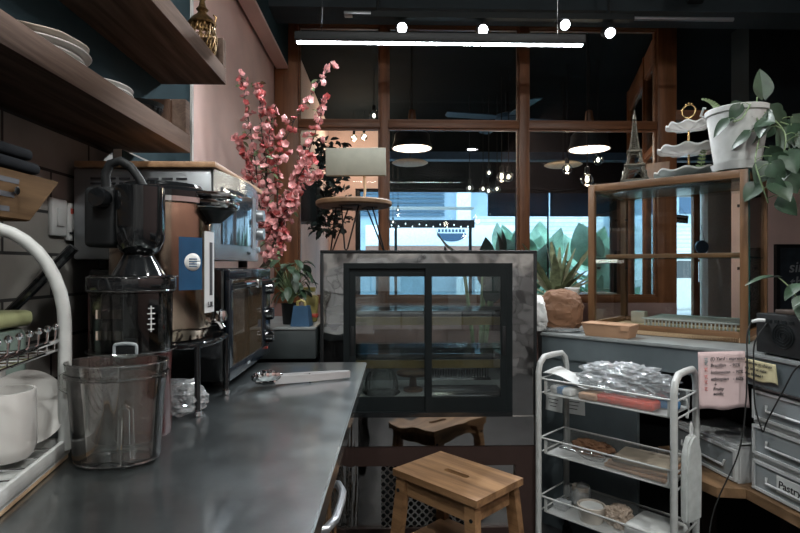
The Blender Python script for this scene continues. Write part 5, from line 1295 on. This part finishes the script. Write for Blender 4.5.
for z_ in (.760, .512, .268):
    dp = .062; b = B()
    tube(b, [(-.005, .016, z_), (TL+.005, .016, z_), (TL+.005, TW-.016, z_), (-.005, TW-.016, z_)], .0042, 8, closed=True)
    tube(b, [(.02, .022, z_-dp), (TL-.02, .022, z_-dp), (TL-.02, TW-.022, z_-dp), (.02, TW-.022, z_-dp)], .0036, 8, closed=True)
    for x_ in (-.004, TL+.004):
        for zz in (z_, z_-dp): tube(b, [(x_, 0, zz), (x_, TW, zz)], .0034, 8)
    for x_ in (.022, TL-.022):
        for y_ in (.02, TW-.02): box(b, (x_, y_, z_-dp/2), (.012, .004, dp))
    bk_ = obj('basket', b, M['whitecoat'], tl)
    b = B(); bx(b, .02, TL-.02, .0195, .0205, z_-dp, z_); bx(b, .02, TL-.02, TW-.0205, TW-.0195, z_-dp, z_); obj('mesh_side', b, meshm, bk_)
    obj('mesh_floor', bx(B(), .02, TL-.02, .021, TW-.021, z_-dp-.001, z_-dp+.001), M['whitecoat'], bk_); baskets.append(z_-dp+.0022)
TM = Matrix.Translation((.637, 2.212, 0)) @ Matrix.Rotation(TRZ, 4, 'Z')
def TR(x, y, z): return TM @ Vector((x, y, z))
z0, z1, z2 = baskets
def packet(name, lab, cat, loc, rz, sx, sy, sz, mat, extra=None, rot=(0, 0, 0)):
    t = thing(name, lab, cat, loc, rz); b = B(); box(b, (0, 0, sz/2+abs(math.sin(rot[1]))*sx/2+abs(math.sin(rot[0]))*sy/2), (sx, sy, sz), rot, min(sx, sy, sz)*.35, 3); obj('packet', b, mat, t)
    if extra: obj('printed_band', box(B(), (0, 0, sz/2), (sx*.4, sy*1.01, sz*1.02), None, sz*.3), extra, t)
    return t
packet('red_packet', 'red food packet in the top trolley basket', 'packet', TR(.34, .075, z0), TRZ, .22, .085, .032, M['redplastic'])
packet('blue_packet', 'blue and white packet at the right end of the top basket', 'packet', TR(.46, .155, z0), TRZ+.4, .075, .09, .036, M['blueplastic'], M['paper'])
packet('white_packet', 'white paper packet with blue strip at left of the top basket', 'packet', TR(.085, .10, z0), TRZ-.2, .11, .12, .030, M['paper'], M['blueplastic'])
packet('tan_packet', 'tan paper packet lying in the top basket centre left', 'packet', TR(.20, .07, z0), TRZ, .08, .09, .028, M['kraft'])
crumpled('plastic_bag', 'large crumpled clear plastic bag heaped on the top trolley basket', 'plastic bag', TR(.315, .125, z0+.0375), .18, .085, .062, 41, M['bag'], .45, 6, TRZ, 2.2)
t = thing('paper_sheet', 'white paper sheet sticking out of the top basket at left', 'paper', TR(.075, .12, z0+.033), TRZ)
b = B(); sheet(b, lambda u, v: (-.085+.20*u, -.07+.15*v, .045-.03*u+.010*math.sin(5*u+2*v)), 10, 8); obj('sheet', b, M['paper'], t, 60, solid=.0006)
# middle basket
for i in range(3):
    t = thing('brown_paper_sheet', ['lowest', 'middle', 'topmost'][i]+' brown paper liner sheet in the middle trolley basket', 'paper', TR(.38+.006*i, .118, z1+.002+.017*i), TRZ+R(4*i-3), 'brown liners in the middle basket')
    b = B(); box(b, (0, 0, .008), (.23-.012*i, .165, .014), (0, 0, 0), .003); obj('sheet', b, M['kraft'] if i < 2 else plain('grey_brown_paper', (.26, .22, .17), .85, var=.15), t)
crumpled('crumpled_paper', 'crumpled brown paper at the left of the middle basket', 'paper', TR(.16, .155, z1), .085, .045, .03, 8, M['kraftdark'], .4, 5, TRZ)
wp = thing('wire_whisk', 'steel wire whisk lying in the middle trolley basket', 'whisk', TR(.14, .06, z1+.0245), TRZ)
b = B()
for k in range(4):
    mm = Matrix.Rotation(PI*k/4, 4, 'X'); tube(b, [mm @ Vector((.12*(1-math.cos(a_))/2+.0, .024*math.sin(a_)*(.5+.5*math.sin(a_/2)), 0)) for a_ in [2*PI*i/16 for i in range(17)]], .0012, 5)
obj('wires', b, M['chrome'], wp); obj('handle', cyl(B(), (-.004, 0, 0), (-.075, 0, 0), .006, .008), M['chrome'], wp)
# bottom basket
pc_ = thing('cream_tub', 'tall cream tub wrapped in clear film in the bottom basket', 'tub', TR(.105, .165, z2), 0)
obj('tub', lathe(B(), [(0, 0), (.030, 0), (.036, .085), (.036, .09), (0, .09)], n=32), M['creamceramic'], pc_); o = wad(.043, .043, .058, 5, .3, (0, 0, .002), M['bag'], 'film_wrap', pc_, 3)
bw = thing('ramekin', 'wide cream bowl with white lid in the bottom basket', 'bowl', TR(.19, .085, z2), 0)
obj('bowl', lathe(B(), [(0, 0), (.045, 0), (.054, .05), (.056, .062), (.050, .063), (.046, .05), (0, .045)], n=40), M['creamceramic'], bw); obj('lid', lathe(B(), [(0, .050), (.045, .052), (.045, .057), (0, .058)], n=40), M['paper'], bw)
crumpled('paper_napkin', 'crumpled pale brown napkin in the bottom basket', 'napkin', TR(.285, .12, z2), .052, .05, .045, 19, M['napkin'], .45, 5, TRZ)
crumpled('plastic_film_wad', 'small clear film wad at the left end of the bottom basket', 'plastic film', TR(.055, .10, z2), .035, .04, .018, 23, M['bag'], .45, 4, TRZ)
sl_ = packet('white_carton', 'flat white carton with yellow line in the bottom basket', 'carton', TR(.428, .118, z2), TRZ-R(3), .175, .175, .060, M['paper'])
obj('yellow_line', box(B(), (0, -.0882, .02), (.13, .002, .004)), M['yellow'], sl_); obj('blue_mark', box(B(), (.055, -.0882, .04), (.010, .002, .010)), M['blueplastic'], sl_)
# hooks + mitt on the right end
hk = thing('wire_hook', 'white wire hook over the right end of the top basket', 'hook', TR(TL+.010, .07, .765), TRZ)
b = B(); tube(b, [(-.004, 0, -.009), (.008, 0, -.002), (.012, 0, -.02), (.012, .012, -.045), (.012, .0, -.07), (.012, -.015, -.065), (.012, -.018, -.055)], .0024, 6); obj('wire', b, M['whitecoat'], hk)
mt = thing('oven_mitt', 'long white cloth mitt hanging from the right of the trolley', 'oven mitt', TR(TL+.032, .075, .335), TRZ+R(78))
b = B()
prof = [(-.046, 0), (.046, 0), (.050, .16), (.046, .24), (.030, .285), (.010, .305), (-.014, .30), (-.036, .27), (-.046, .22), (-.048, .12)]
prism(b, prof, -.014, .014, FACE_Y, .007); obj('mitt', b, plain('white_quilted_cloth', (.47, .49, .48), .9, scale=30, bump=.35), mt)
b = B(); tube(b, [(-.004, 0, .298), (-.008, 0, .325), (.0, 0, .345), (.008, 0, .325), (.004, 0, .298)], .004, 6); obj('loop', b, M['plastic'], mt)
